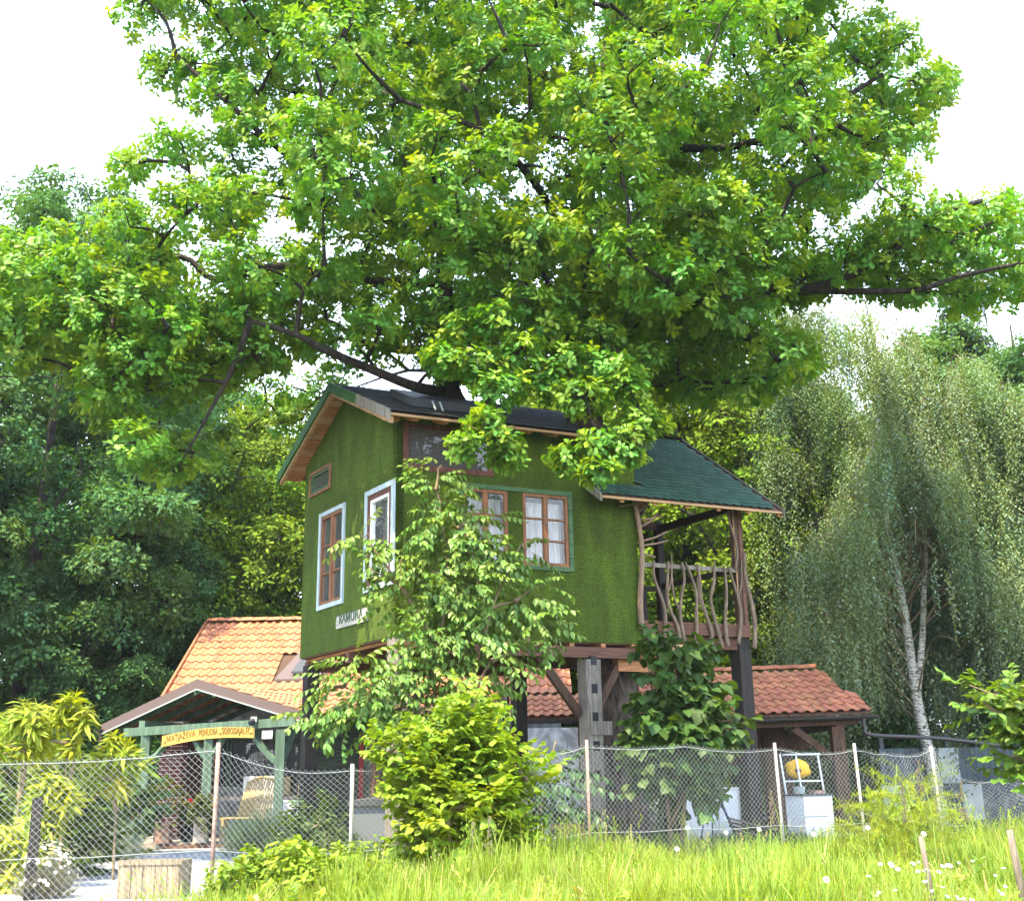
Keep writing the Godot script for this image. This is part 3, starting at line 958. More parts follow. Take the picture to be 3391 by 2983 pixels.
func yard_house() -> void:
	rng.seed = 52
	var t := thing("farmhouse", "long low farmhouse with orange clay tile roof behind the tree house", "house", V(-3.2, 0, -27))
	var st := tool()
	# main roof: eave z -25.3 at 2.92 m, ridge z -28.5 at 5.0 m
	var a := V(-7.6, 2.9, -25.3)
	var d := V(0, 2.08, -3.2).normalized()
	slab(st, [a, V(1.2, 2.9, -25.3), V(1.2, 4.98, -28.5), V(-7.6, 4.98, -28.5)], V(0, -0.06, 0))
	slab(st, [V(-7.6, 4.98, -28.502), V(1.2, 4.98, -28.502), V(1.2, 2.9, -31.7), V(-7.6, 2.9, -31.7)], V(0, -0.06, 0))
	put("roof_deck", st, M.brown_post, t)
	var sky_hole := func(p: Vector3): return not (p.x > -5.35 and p.x < -4.3 and p.z < -25.9 and p.z > -27.1)
	tiles(t, a, V(1, 0, 0), d, 44, 11, "tile", func(i, j): return i < 17 or (j < 4 and i > 20 and i < 44), sky_hole)
	for i in 24:
		st = tool(true)
		var x := -7.6 + i * 0.37
		var pr := []
		for k in 7:
			var g := PI * k / 6
			pr.append(V(x, 5.02 + 0.09 * sin(g), -28.5 + 0.13 * cos(g)))
		for k in 6:
			quad(st, pr[k], pr[k] + V(0.39, 0.016, 0), pr[k + 1] + V(0.39, 0.016, 0), pr[k + 1])
		put("ridge_tile", st, M["tile_%d" % (i % 4)], t)
	st = tool()   # verge strip at the left gable
	slab(st, [V(-7.64, 2.84, -25.2), V(-7.64, 3.0, -25.2), V(-7.64, 5.06, -28.45), V(-7.64, 4.9, -28.45)], V(0.05, 0, 0))
	put("verge_board", st, M.tile_1, t)
	# roof window with its dark flashing
	st = tool()
	var w := func(x, k, h): return a + V(x - a.x, 0, 0) + d * k + V(1, 0, 0).cross(d).normalized() * h
	slab(st, [w.call(-5.35, 0.72, 0.03), w.call(-4.35, 0.72, 0.03), w.call(-4.35, 2.1, 0.03), w.call(-5.0, 2.1, 0.03)], V(0, 0.05, 0))
	var sk := put("roof_window", st, M.barge_metal, t)
	st = tool()
	slab(st, [w.call(-5.0, 0.9, 0.12), w.call(-4.45, 0.9, 0.12), w.call(-4.45, 1.95, 0.12), w.call(-4.8, 1.95, 0.12)], V(0, 0.05, 0))
	put("frame", st, M.dark_grey, sk)
	# walls
	st = tool()
	box(st, V(-3.2, 1.4, -29.1), V(8.4, 2.8, 4.6))
	put("wall", st, M.plaster, t)
	# left gable triangle
	st = tool()
	slab(st, [V(-7.42, 2.82, -25.7), V(-7.42, 4.85, -28.5), V(-7.42, 2.82, -31.3)], V(0.1, 0, 0))
	put("gable", st, M.plaster, t)
	# lower front roof with its eave at 2.4 m
	a = V(-4.3, 2.42, -23.9)
	d = V(0, 0.62, -1.6).normalized()
	st = tool()
	slab(st, [a, V(-0.2, 2.42, -23.9), V(-0.2, 3.02, -25.45), V(-4.3, 3.02, -25.45)], V(0, -0.06, 0))
	put("porch_deck", st, M.brown_post, t)
	var lower := thing_part("porch_roof", t)
	tiles(lower, a, V(1, 0, 0), d, 20, 5, "tile", func(i, j): return true)
	a = V(-0.15, 2.33, -23.7)
	st = tool()
	slab(st, [a, V(1.6, 2.33, -23.7), V(1.6, 2.8, -24.9), V(-0.15, 2.8, -24.9)], V(0, -0.06, 0))
	put("lean_to_deck", st, M.brown_post, t)
	var lean := thing_part("lean_to_roof", t)
	tiles(lean, a, V(1, 0, 0), d, 9, 4, "old_tile", func(i, j): return true)
	st = tool()
	gutter(st, V(-4.3, 2.36, -23.83), V(-0.25, 2.36, -23.83))
	put("gutter", st, M.gutter_metal, t)
	st = tool()
	gutter(st, V(-0.17, 2.27, -23.63), V(1.62, 2.27, -23.63))
	put("gutter", st, M.gutter_metal, t)
	# dark green clad wall under the porch roof
	for k in 12:
		st = tool()
		slab(st, [V(-4.6, 0.08 + k * 0.19, -24.9), V(-1.7, 0.08 + k * 0.19, -24.9), V(-1.7, 0.08 + k * 0.19, -24.94), V(-4.6, 0.08 + k * 0.19, -24.94)], V(0, 0.19, -0.025))
		put("cladding_board", st, M.cladding, t)
	var f := func(x, y, z): return V(x, y, -24.88 + z)
	st = tool()
	ring(st, f, -3.3, -2.3, 0.75, 2.1, 0.09, 0.0, 0.06)
	var win := put("window", st, M.red_frame, t)
	win.set_meta("label", "red framed window")
	st = tool()
	quad(st, V(-3.21, 0.84, -24.86), V(-2.39, 0.84, -24.86), V(-2.39, 2.01, -24.862), V(-3.21, 2.01, -24.862))
	put("pane", st, M.glass, win)
	# white wall and its red post
	st = tool()
	box(st, V(0.62, 1.05, -23.2), V(1.15, 2.1, 0.08))
	put("white_door", st, M.worn_white, t)
	for k in 3:
		st = tool()
		box(st, V(0.25 + k * 0.36, 1.0, -23.153), V(0.015, 1.9, 0.012))
		put("door_joint", st, M.zinc, t)
	st = tool()
	box(st, V(1.28, 1.1, -23.1), V(0.12, 2.2, 0.12))
	put("door_post", st, M.red_frame, t)

func thing_part(called: String, parent: Node) -> Node3D:
	var o := Node3D.new()
	o.name = called
	parent.add_child(o, true)
	return o

func pergola() -> void:
	rng.seed = 63
	var t := thing("pergola", "open porch with sage green posts and a tiled gable roof beside the gravel drive", "porch", V(-5.9, 0, -24))
	var st := tool()
	var apex := V(-6.25, 3.08, -22.95)
	var le := V(-8.3, 2.28, -23.65)
	var re := V(-4.08, 2.40, -22.3)
	var back := V(1.05, 0, -2.9)
	# barge boards
	for e in [le, re]:
		st = tool()
		slab(st, [apex + V(0, 0.06, 0.05), e + V(0, 0.06, 0.05), e + V(0, -0.12, 0.05), apex + V(0, -0.13, 0.05)], V(0, 0, -0.04))
		put("barge_board", st, M.barge_metal, t)
		st = tool()
		slab(st, [apex + V(0, -0.13, 0.07), e + V(0, -0.12, 0.07), e + V(0, -0.145, 0.07), apex + V(0, -0.155, 0.07)], V(0, 0, -0.05))
		put("drip_edge", st, M.zinc, t)
	# tiles on both slopes
	for s in 2:
		var e: Vector3 = le if s == 0 else re
		var d := (apex - e).normalized()
		var u := back.normalized() * (1.0 if s == 0 else -1.0)
		var o: Vector3 = e if s == 0 else e + back
		tiles(t, o, u, d, 14, int((apex - e).length() / 0.345), "tile", func(i, j): return s == 1 and i > 10 or s == 0 and i < 2)
	for k in 9:   # battens under the tiles
		for s in 2:
			var e: Vector3 = le if s == 0 else re
			var p := e.lerp(apex, (k + 0.5) / 9.0) + V(0, -0.03, -0.02)
			st = tool()
			bar(st, p, p + back, 0.05, 0.035)
			put("batten", st, M.new_wood, t)
	for k in 5:
		for s in 2:
			var e: Vector3 = le if s == 0 else re
			var q := back * (0.08 + k * 0.21)
			st = tool()
			bar(st, apex + q + V(0, -0.1, 0), e + q + V(0, -0.1, 0), 0.08, 0.11)
			put("rafter", st, M.sage, t)
	# beams
	for b in [[V(-7.75, 2.16, -23.42), V(-4.15, 2.26, -22.3), 0.14, 0.16], [V(-6.6, 2.16, -26.0), V(-3.3, 2.26, -25.2), 0.14, 0.16], [V(-7.4, 2.31, -23.3), V(-6.4, 2.31, -26.1), 0.14, 0.14], [V(-4.5, 2.40, -22.4), V(-3.5, 2.40, -25.3), 0.14, 0.14], [V(-6.25, 2.93, -23.0), V(-5.25, 2.93, -25.8), 0.1, 0.12]]:
		st = tool()
		bar(st, b[0], b[1], b[2], b[3])
		put("beam", st, M.sage, t)
	for p in [V(-7.3, 0, -23.32), V(-4.47, 0, -22.4), V(-5.95, 0, -22.9), V(-3.6, 0, -25.2)]:
		st = tool()
		box(st, p + V(0, 1.06, 0), V(0.17, 2.12, 0.17), 0.12)
		put("post", st, M.sage, t)
	for b in [[V(-7.28, 1.55, -23.32), V(-6.7, 2.1, -23.1)], [V(-4.5, 1.5, -22.42), V(-5.1, 2.14, -22.6)], [V(-5.95, 1.6, -22.9), V(-6.3, 2.1, -23.0)], [V(-5.95, 1.6, -22.9), V(-5.6, 2.12, -22.78)], [V(-4.47, 1.5, -22.45), V(-4.3, 2.2, -22.9)]]:
		st = tool()
		tube(st, smooth_line([b[0], b[0].lerp(b[1], 0.5) + V(0, -0.06, 0), b[1]], 3), [0.065], 4)
		put("brace", st, M.sage, t)
	st = tool()
	gutter(st, le + V(-0.05, -0.04, 0.15), le + back + V(-0.05, -0.04, 0))
	put("gutter", st, M.gutter_metal, t)
	st = tool(true)
	tube(st, smooth_line([le + V(-0.03, -0.1, 0.0), le + V(0.0, -0.35, 0.0), le + V(-0.05, -0.5, 0.0), le + V(-0.2, -0.62, 0.05)], 4), [0.045], 8)
	put("downpipe", st, M.gutter_metal, t)
	st = tool()
	box(st, V(-5.7, 0.05, -24.6), V(4.0, 0.12, 3.4), 0.1)
	put("terrace", st, M.paving, t)
	st = tool()
	box(st, V(-5.6, 0.02, -22.85), V(2.1, 0.1, 0.3), 0.1)
	put("step", st, M.deck_wood, t)
	# back wall with a dark window band
	st = tool()
	box(st, V(-5.3, 0.55, -26.2), V(4.4, 1.1, 0.12), 0.06)
	put("back_wall", st, M.plaster, t)
	st = tool()
	box(st, V(-5.3, 1.6, -26.25), V(4.4, 1.0, 0.06), 0.06)
	put("window_back", st, M.black, t)
	var f := func(x, y, z): return V(x, y, -26.1 - (x + 5.8) * -0.06 + z)
	for k in 4:
		st = tool()
		ring(st, f, -7.4 + k * 1.08, -6.34 + k * 1.08, 1.1, 2.1, 0.05, 0.0, 0.05)
		var wn := put("window", st, M.sage, t)
		st = tool()
		quad(st, f.call(-7.35 + k * 1.08, 1.15, 0.02), f.call(-6.39 + k * 1.08, 1.15, 0.02), f.call(-6.39 + k * 1.08, 2.05, 0.022), f.call(-7.35 + k * 1.08, 2.05, 0.022))
		put("pane", st, M.glass, wn)
	st = tool()
	box(st, V(-6.62, 1.05, -25.0), V(0.55, 2.0, 0.08), 0.1)
	put("brown_panel", st, M.brown_post, t)

	# brick chimney at its left post
	var c := thing("brick_pillar", "red brick pillar with pale joints behind the left post of the porch", "pillar", V(-7.05, 0, -24.4))
	st = tool()
	box(st, V(-7.05, 1.2, -24.4), V(0.43, 2.4, 0.43))
	put("mortar", st, M.mortar, c)
	var bm := BoxMesh.new(); bm.size = V(0.205, 0.062, 0.012)
	var bs := BoxMesh.new(); bs.size = V(0.012, 0.062, 0.205)
	for j in 30:
		for i in 2:
			var o := 0.108 * (1 if i else -1)
			place("brick", bm, M["brick_%d" % ((j * 3 + i) % 2)], Transform3D(Basis(), V(-7.05 + o, 0.1 + j * 0.077, -24.18)), c)
			place("brick", bs, M["brick_%d" % ((j + i) % 2)], Transform3D(Basis(), V(-7.27, 0.1 + j * 0.077, -24.4 + o)), c)
			place("brick", bs, M["brick_%d" % ((j + i + 1) % 2)], Transform3D(Basis(), V(-6.83, 0.1 + j * 0.077, -24.4 + o)), c)

	# banner over the entrance
	var b := thing("banner", "long ochre banner with hand-drawn words below the porch beam", "banner", V(-5.8, 1.85, -23.1))
	st = tool()
	var n := 12
	for i in n:
		var p := []
		for k in 2:
			var x := float(i + k) / n
			p.append(V(lerpf(-6.92, -4.98, x), 1.86 + 0.12 * x + 0.07 * sin(x * PI), lerpf(-23.1, -22.48, x)))
		slab(st, [p[0], p[1], p[1] + V(0, 0.21 - 0.02 * (i + 1) / n, 0), p[0] + V(0, 0.21 - 0.02 * i / n, 0)], V(0, 0, 0.012))
	put("cloth", st, M.banner_cloth, b)
	var dir := V(1.94, 0.0, 0.62).normalized()
	for wd in [["„MATJAŽEVA", 0.2, 0.17, 0.78], ["PONUDBA", 0.505, 0.05, 0.56], ["„SOBODAJALEC„", 0.80, -0.02, 0.6]]:
		var x: float = wd[1]
		var bb := Basis(dir.rotated(V(0, 0, 1), wd[2]), Vector3.UP, dir.cross(Vector3.UP)).orthonormalized()
		letters(b, wd[0], V(lerpf(-6.92, -4.98, x), 1.905 + 0.12 * x + 0.07 * sin(x * PI) - 0.015, lerpf(-23.1, -22.48, x) + 0.02), bb, 0.12, wd[3], M.ink)
	# small notice on the right post and two lamps
	st = tool()
	box(st, V(-4.72, 2.03, -22.38), V(0.2, 0.15, 0.015))
	var note := put("notice_board", st, M.worn_white)
	tag(note, "small white notice hanging beside the right porch post", "notice")
	for p in [[V(-5.0, 2.29, -22.45), "round lamp with dark glass fixed on the porch beam above the banner"], [V(-3.95, 2.12, -23.7), "small white lamp under the eave right of the porch"]]:
		var l := thing("wall_lamp", p[1], "lamp", p[0])
		st = tool()
		box(st, p[0] + V(0, 0.03, 0.0), V(0.12, 0.1, 0.06))
		put("housing", st, M.white_paint if p[0].x > -4.5 else M.zinc, l)
		st = tool(true)
		tube(st, [p[0] + V(-0.02, 0.0, 0.04), p[0] + V(-0.02, -0.03, 0.13)], [0.055, 0.065], 10)
		put("lamp_head", st, M.white_paint if p[0].x > -4.5 else M.dark_grey, l)

	# what stands on the terrace
	var k1 := thing("outdoor_counter", "long white counter with a stone top in front of the porch window", "counter", V(-5.6, 0.1, -25.2))
	st = tool(); box(st, V(-5.5, 0.86, -25.2), V(2.2, 0.07, 0.6)); put("worktop", st, M.paving, k1)
	for x in [-6.5, -5.2, -4.5]:
		st = tool(); box(st, V(x, 0.47, -25.2), V(0.16, 0.72, 0.5)); put("leg", st, M.plaster, k1)
	var k2 := thing("white_oven", "white oven box standing on the stone counter", "oven", V(-5.35, 0.9, -25.2))
	st = tool(); box(st, V(-5.35, 1.1, -25.2), V(0.75, 0.4, 0.45)); put("body", st, M.white_paint, k2)
	st = tool(); box(st, V(-4.85, 1.1, -25.2), V(0.2, 0.36, 0.4)); put("side", st, M.teak, k2)
	# garden bench seen from its side
	var be := thing("garden_bench", "pale wooden garden bench with an arched slatted back beside the white-clothed table", "bench", V(-5.2, 0.1, -23.6))
	for k in 13:
		st = tool()
		var x := -5.42 + k * 0.055
		var top := 1.16 + 0.09 * sin(PI * k / 12.0)
		bar(st, V(x - 0.06, 0.55, -23.5 + k * 0.025), V(x + 0.1, top, -23.62 + k * 0.025), 0.036, 0.02, V(0, 0, 1))
		put("back_slat", st, M.teak, be)
	st = tool()
	tube(st, smooth_line([V(-5.34, 1.15, -23.62), V(-5.0, 1.27, -23.47), V(-4.66, 1.17, -23.3)], 4), [0.035], 5)
	put("top_rail", st, M.teak, be)
	for k in 5:
		st = tool()
		bar(st, V(-5.75, 0.52, -23.4 - k * 0.0) + V(0, 0, 0.08 * k), V(-4.75, 0.52, -23.35) + V(0, 0, 0.08 * k), 0.06, 0.025)
		put("seat_slat", st, M.teak, be)
	for p in [V(-5.65, 0.1, -23.4), V(-4.85, 0.1, -23.4), V(-5.65, 0.1, -23.05), V(-4.85, 0.1, -23.05)]:
		st = tool(); bar(st, p, p + V(0, 0.42, 0), 0.06, 0.06); put("leg", st, M.teak, be)
	var ta := thing("garden_table", "round garden table hidden under a white cloth right of the bench", "table", V(-4.75, 0.1, -23.9))
	st = tool(); tube(st, [V(-4.75, 0.1, -23.9), V(-4.75, 0.78, -23.9)], [0.06], 8); put("leg", st, M.teak, ta)
	st = tool(); tube(st, [V(-4.75, 0.78, -23.9), V(-4.75, 0.81, -23.9)], [0.42], 20); put("table_top", st, M.teak, ta)
	st = tool(true)
	var prof := [[0.0, 0.83], [0.42, 0.826], [0.44, 0.8]]
	lathe(st, V(-4.75, 0, -23.9), prof, 24)
	for i in 48:
		var g := TAU * i / 48
		var h := TAU * (i + 1) / 48
		var f0 := 0.44 + 0.03 * sin(g * 9.0)
		var f1 := 0.44 + 0.03 * sin(h * 9.0)
		quad(st, V(-4.75 + cos(g) * 0.44, 0.8, -23.9 + sin(g) * 0.44), V(-4.75 + cos(h) * 0.44, 0.8, -23.9 + sin(h) * 0.44), V(-4.75 + cos(h) * f1 * 1.05, 0.42 + 0.05 * sin(h * 4), -23.9 + sin(h) * f1 * 1.05), V(-4.75 + cos(g) * f0 * 1.05, 0.42 + 0.05 * sin(g * 4), -23.9 + sin(g) * f0 * 1.05))
	tag(put("tablecloth", st, M.cloth_white), "white cloth hanging in folds from the garden table", "tablecloth")
	var ch := thing("wooden_chair", "small slatted wooden chair behind the white-clothed table", "chair", V(-4.35, 0.1, -24.4))
	for k in 5:
		st = tool(); bar(st, V(-4.52 + k * 0.075, 0.5, -24.6), V(-4.5 + k * 0.075, 1.15, -24.68), 0.045, 0.018, V(0, 0, 1)); put("back_slat", st, M.teak, ch)
	st = tool(); box(st, V(-4.36, 0.52, -24.42), V(0.42, 0.03, 0.42)); put("seat", st, M.teak, ch)
	for p in [V(-4.54, 0.1, -24.6), V(-4.18, 0.1, -24.6), V(-4.54, 0.1, -24.25), V(-4.18, 0.1, -24.25)]:
		st = tool(); bar(st, p, p + V(0, 0.41, 0), 0.04, 0.04); put("leg", st, M.teak, ch)
	# pots
	potted("square clay pot with a bushy yellow-green shrub beside the left porch post", V(-6.68, 0.1, -22.75), 0.34, 0.36, M.clay, "hazel", Color(0.10, 0.125, 0.02), 0.33, 0.85, 90, 0.42)
	potted("low stone pot with a drooping plant in front of the middle porch post", V(-5.98, 0.1, -22.75), 0.26, 0.45, M.paving, "broad", Color(0.11, 0.15, 0.05), 0.24, 0.62, 30, 0.8)
	potted("dark pot with a red flowering geranium between the two other pots", V(-6.3, 0.1, -23.0), 0.22, 0.3, M.black, "broad", Color(0.03, 0.07, 0.02), 0.18, 0.52, 22, 0.7)
	st = tool()
	for k in 16:
		var p := V(-6.3, 0.8, -22.95) + V(rng.randfn(), rng.randfn(), rng.randfn()) * 0.035
		box(st, p, V(0.05, 0.03, 0.05), rng.randf() * 3)
	put("flower_head", st, M.red_petal, get_node("plant_pot_002"))

func potted(label: String, at: Vector3, w: float, h: float, m: Material, kind: String, c: Color, r: float, y: float, n: int, size: float) -> void:
	var t := thing("plant_pot", label, "potted plant", at)
	var st := tool()
	slab(st, [at + V(-w * 0.42, 0, -w * 0.42), at + V(w * 0.42, 0, -w * 0.42), at + V(w * 0.42, 0, w * 0.42), at + V(-w * 0.42, 0, w * 0.42)], V(0, h, 0))
	slab(st, [at + V(-w * 0.5, h - 0.05, -w * 0.5), at + V(w * 0.5, h - 0.05, -w * 0.5), at + V(w * 0.5, h - 0.05, w * 0.5), at + V(-w * 0.5, h - 0.05, w * 0.5)], V(0, 0.05, 0))
	put("pot", st, m, t)
	foliage("plant", kind, M.soft_leaf, [[V(0, y - 0.1, 0), r, n], [V(0, y - 0.25, 0), r * 1.05, n]], c, t, size, 1.1, true)

func shed() -> void:
	rng.seed = 74
	var t := thing("open_shed", "open timber shed with a weathered red clay tile roof right of the tree house", "shed", V(4.2, 0, -22.4))
	var a := V(1.9, 2.12, -21.0)
	var u := V(4.35, 0.08, 0).normalized()
	var d := V(0, 0.95, -2.35).normalized()
	var st := tool()
	slab(st, [a, a + u * 4.4, a + u * 4.1 + d * 2.53, a + d * 2.53], V(0, -0.05, 0))
	slab(st, [a + d * 2.532, a + u * 4.1 + d * 2.532, V(6.2, 2.1, -25.8), V(1.9, 2.1, -25.8)], V(0, -0.05, 0))
	put("roof_deck", st, M.brown_post, t)
	tiles(t, a, u, d, 22, 7, "old_tile", func(i, j): return true, func(p: Vector3): return p.x < 6.33 - (p.y - 2.1) * 0.3)
	for i in 11:
		st = tool(true)
		var x := 1.9 + i * 0.37
		for k in 6:
			var g := PI * k / 6
			var h := PI * (k + 1) / 6
			var o := V(x, 3.1 + i * 0.007, -23.37)
			quad(st, o + V(0, 0.08 * sin(g), 0.12 * cos(g)), o + V(0.39, 0.08 * sin(g) + 0.02, 0.12 * cos(g)), o + V(0.39, 0.08 * sin(h) + 0.02, 0.12 * cos(h)), o + V(0, 0.08 * sin(h), 0.12 * cos(h)))
		put("ridge_tile", st, M["old_tile_%d" % (i % 4)], t)
	st = tool()
	gutter(st, a + V(0, -0.07, 0.06), a + u * 4.5 + V(0, -0.07, 0.06))
	put("gutter", st, M.gutter_metal, t)
	st = tool(true)
	tube(st, smooth_line([V(6.15, 2.1, -20.95), V(6.15, 1.9, -20.95), V(6.3, 1.78, -20.95), V(7.6, 1.7, -21.1), V(9.4, 1.45, -21.3)], 4), [0.035], 8)
	put("drain_pipe", st, M.gutter_metal, t)
	for b in [[V(1.9, 1.98, -21.15), V(6.1, 2.06, -21.15), 0.14, 0.16], [V(1.9, 1.98, -25.4), V(6.1, 2.0, -25.4), 0.14, 0.16], [V(5.75, 2.0, -21.1), V(5.75, 2.0, -25.4), 0.12, 0.16], [V(3.2, 1.75, -23.2), V(5.7, 1.75, -23.2), 0.05, 0.3], [V(2.9, 1.6, -25.3), V(5.7, 1.6, -25.3), 0.05, 0.5]]:
		st = tool(); bar(st, b[0], b[1], b[2], b[3]); put("beam", st, M.brown_post, t)
	for p in [[V(5.72, 0, -21.2), 0.22], [V(4.78, 0, -22.4), 0.3], [V(3.55, 0, -21.4), 0.16], [V(5.7, 0, -25.3), 0.2], [V(3.9, 0, -25.3), 0.2], [V(2.0, 0, -21.3), 0.2]]:
		st = tool(); box(st, p[0] + V(0, 0.97, 0), V(p[1], 1.95, p[1])); put("post", st, M.brown_post, t)
	for b in [[V(5.68, 1.35, -21.2), V(4.95, 1.93, -21.2)], [V(4.74, 1.4, -22.4), V(4.1, 1.9, -22.4)]]:
		st = tool(); bar(st, b[0], b[1], 0.1, 0.12); put("brace", st, M.brown_post, t)
	for k in 9:
		st = tool(); bar(st, a + u * (0.2 + k * 0.49) + V(0, -0.09, 0.0), a + u * (0.2 + k * 0.49) + d * 2.5 + V(0, -0.09, 0), 0.08, 0.1); put("rafter", st, M.deck_wood, t)
	st = tool(); box(st, V(2.95, 1.85, -21.1), V(0.55, 0.2, 0.03)); tag(put("white_board", st, M.worn_white), "pale blank board nailed under the shed eave", "board")
	st = tool(); box(st, V(3.05, 0.95, -20.2), V(0.12, 1.7, 0.05)); tag(put("white_plank", st, M.white_paint), "upright white plank standing behind the wide white cabinet", "plank")

	# cabinets in front of the shed
	var c1 := thing("white_cabinet", "wide white cabinet with dark poles leaning on it right of the trunk", "cabinet", V(3.3, 0, -19.4))
	st = tool(); box(st, V(3.28, 0.5, -19.5), V(1.15, 0.86, 0.6), -0.12); put("body", st, M.white_paint, c1)
	st = tool(); box(st, V(3.28, 0.94, -19.5), V(1.19, 0.02, 0.64), -0.12); put("lid", st, M.white_paint, c1)
	st = tool(); box(st, V(3.18, 0.55, -19.17), V(0.012, 0.7, 0.012), -0.12); put("door_gap", st, M.zinc, c1)
	var poles := [[V(2.78, 0.05, -18.75), V(3.04, 0.95, -19.12), "leftmost of the dark blue poles leaning on the wide white cabinet"], [V(2.99, 0.05, -18.75), V(3.08, 0.98, -19.12), "middle dark blue pole leaning on the wide white cabinet"], [V(3.45, 0.05, -18.8), V(3.12, 0.96, -19.12), "rightmost and thickest dark blue pole leaning on the wide white cabinet"]]
	for p in poles:
		st = tool(true); tube(st, [p[0], p[1]], [0.022 if p == poles[2] else 0.014], 8)
		tag(put("blue_pole", st, M.navy), p[2], "pole", "poles leaning on the white cabinet")
	var c2 := thing("white_cabinet", "narrow white cabinet standing alone by the fence under the shed eave", "cabinet", V(4.7, 0, -19.3))
	st = tool(); box(st, V(4.68, 0.43, -19.4), V(0.52, 0.74, 0.55), 0.32); put("body", st, M.white_paint, c2)
	st = tool(); box(st, V(4.68, 0.815, -19.4), V(0.56, 0.025, 0.59), 0.32); put("top_plate", st, M.slate_panel, c2)
	st = tool(); box(st, V(4.68, 0.5, -19.1), V(0.5, 0.008, 0.02), 0.32); put("door_gap", st, M.zinc, c2)
	st = tool(); box(st, V(4.82, 0.86, -19.35), V(0.24, 0.05, 0.12), 0.4); tag(put("brick_piece", st, M.clay), "reddish piece of timber lying on the narrow white cabinet", "timber")
	st = tool(); lathe(st, V(4.52, 0.83, -19.3), [[0.0, 0.0], [0.08, 0.01], [0.1, 0.12], [0.085, 0.12]], 14); tag(put("metal_bowl", st, M.zinc), "grey metal bowl on the left of the narrow white cabinet", "bowl")
	var tr := thing("metal_rack", "white tube rack with a crossbar standing behind the narrow cabinet", "rack", V(4.65, 0.83, -19.6))
	for x in [4.36, 4.62, 4.98]:
		st = tool(true); tube(st, [V(x, 0.83, -19.55), V(x - 0.04, 1.46, -19.62)], [0.017], 6); put("upright", st, M.white_paint, tr)
	for y in [1.03, 1.45]:
		st = tool(true); tube(st, [V(4.36, y, -19.58), V(4.97, y, -19.58)], [0.015], 6); put("crossbar", st, M.white_paint, tr)
	st = tool(true)
	var rr := [0.02, 0.16, 0.2, 0.19, 0.2, 0.14, 0.02]
	for i in 6:
		for k in 12:
			var g := TAU * k / 12
			var h := TAU * (k + 1) / 12
			var q := func(j, w): return V(4.63 + cos(w) * rr[j] * (1.0 + 0.1 * sin(w * 3 + j)), 1.06 + j * 0.055, -19.75 + sin(w) * rr[j] * 0.7)
			quad(st, q.call(i, g), q.call(i, h), q.call(i + 1, h), q.call(i + 1, g))
	var bag := put("yellow_bag", st, M.yellow_bag)
	tag(bag, "bulging yellow bag held in the white tube rack", "bag")
	st = tool(); box(st, V(4.6, 1.2, -19.6), V(0.1, 0.05, 0.02), 0.3); put("print", st, M.black, bag)
	var pl := thing("plank_pile", "heap of grey weathered planks between the two white cabinets", "plank pile", V(3.75, 0, -18.9))
	for k in 6:
		st = tool(); bar(st, V(3.25 + k * 0.03, 0.5 - k * 0.06, -18.7 - 0.1 * (k % 3)), V(4.35 - k * 0.05, 0.22 - k * 0.03, -18.9 - 0.07 * k), 0.16, 0.03); put("plank", st, M.old_wood, pl)
	# grey panel wall far right behind the birch
	var w := thing("panel_wall", "low grey panel wall behind the birch trunk at the right", "wall", V(9.5, 0, -24.5))
	for k in 10:
		for j in 2:
			st = tool(); box(st, V(7.6 + k * 0.42, 0.55 + j * 0.72, -24.4 - k * 0.05), V(0.405, 0.7, 0.06)); put("panel", st, M.slate_panel if (k + j) % 4 else M.zinc, w)
	for k in 4:
		st = tool(); box(st, V(7.5 + k * 1.4, 0.95, -24.5 - k * 0.15), V(0.08, 1.9, 0.06)); put("post", st, M.dark_grey, w)

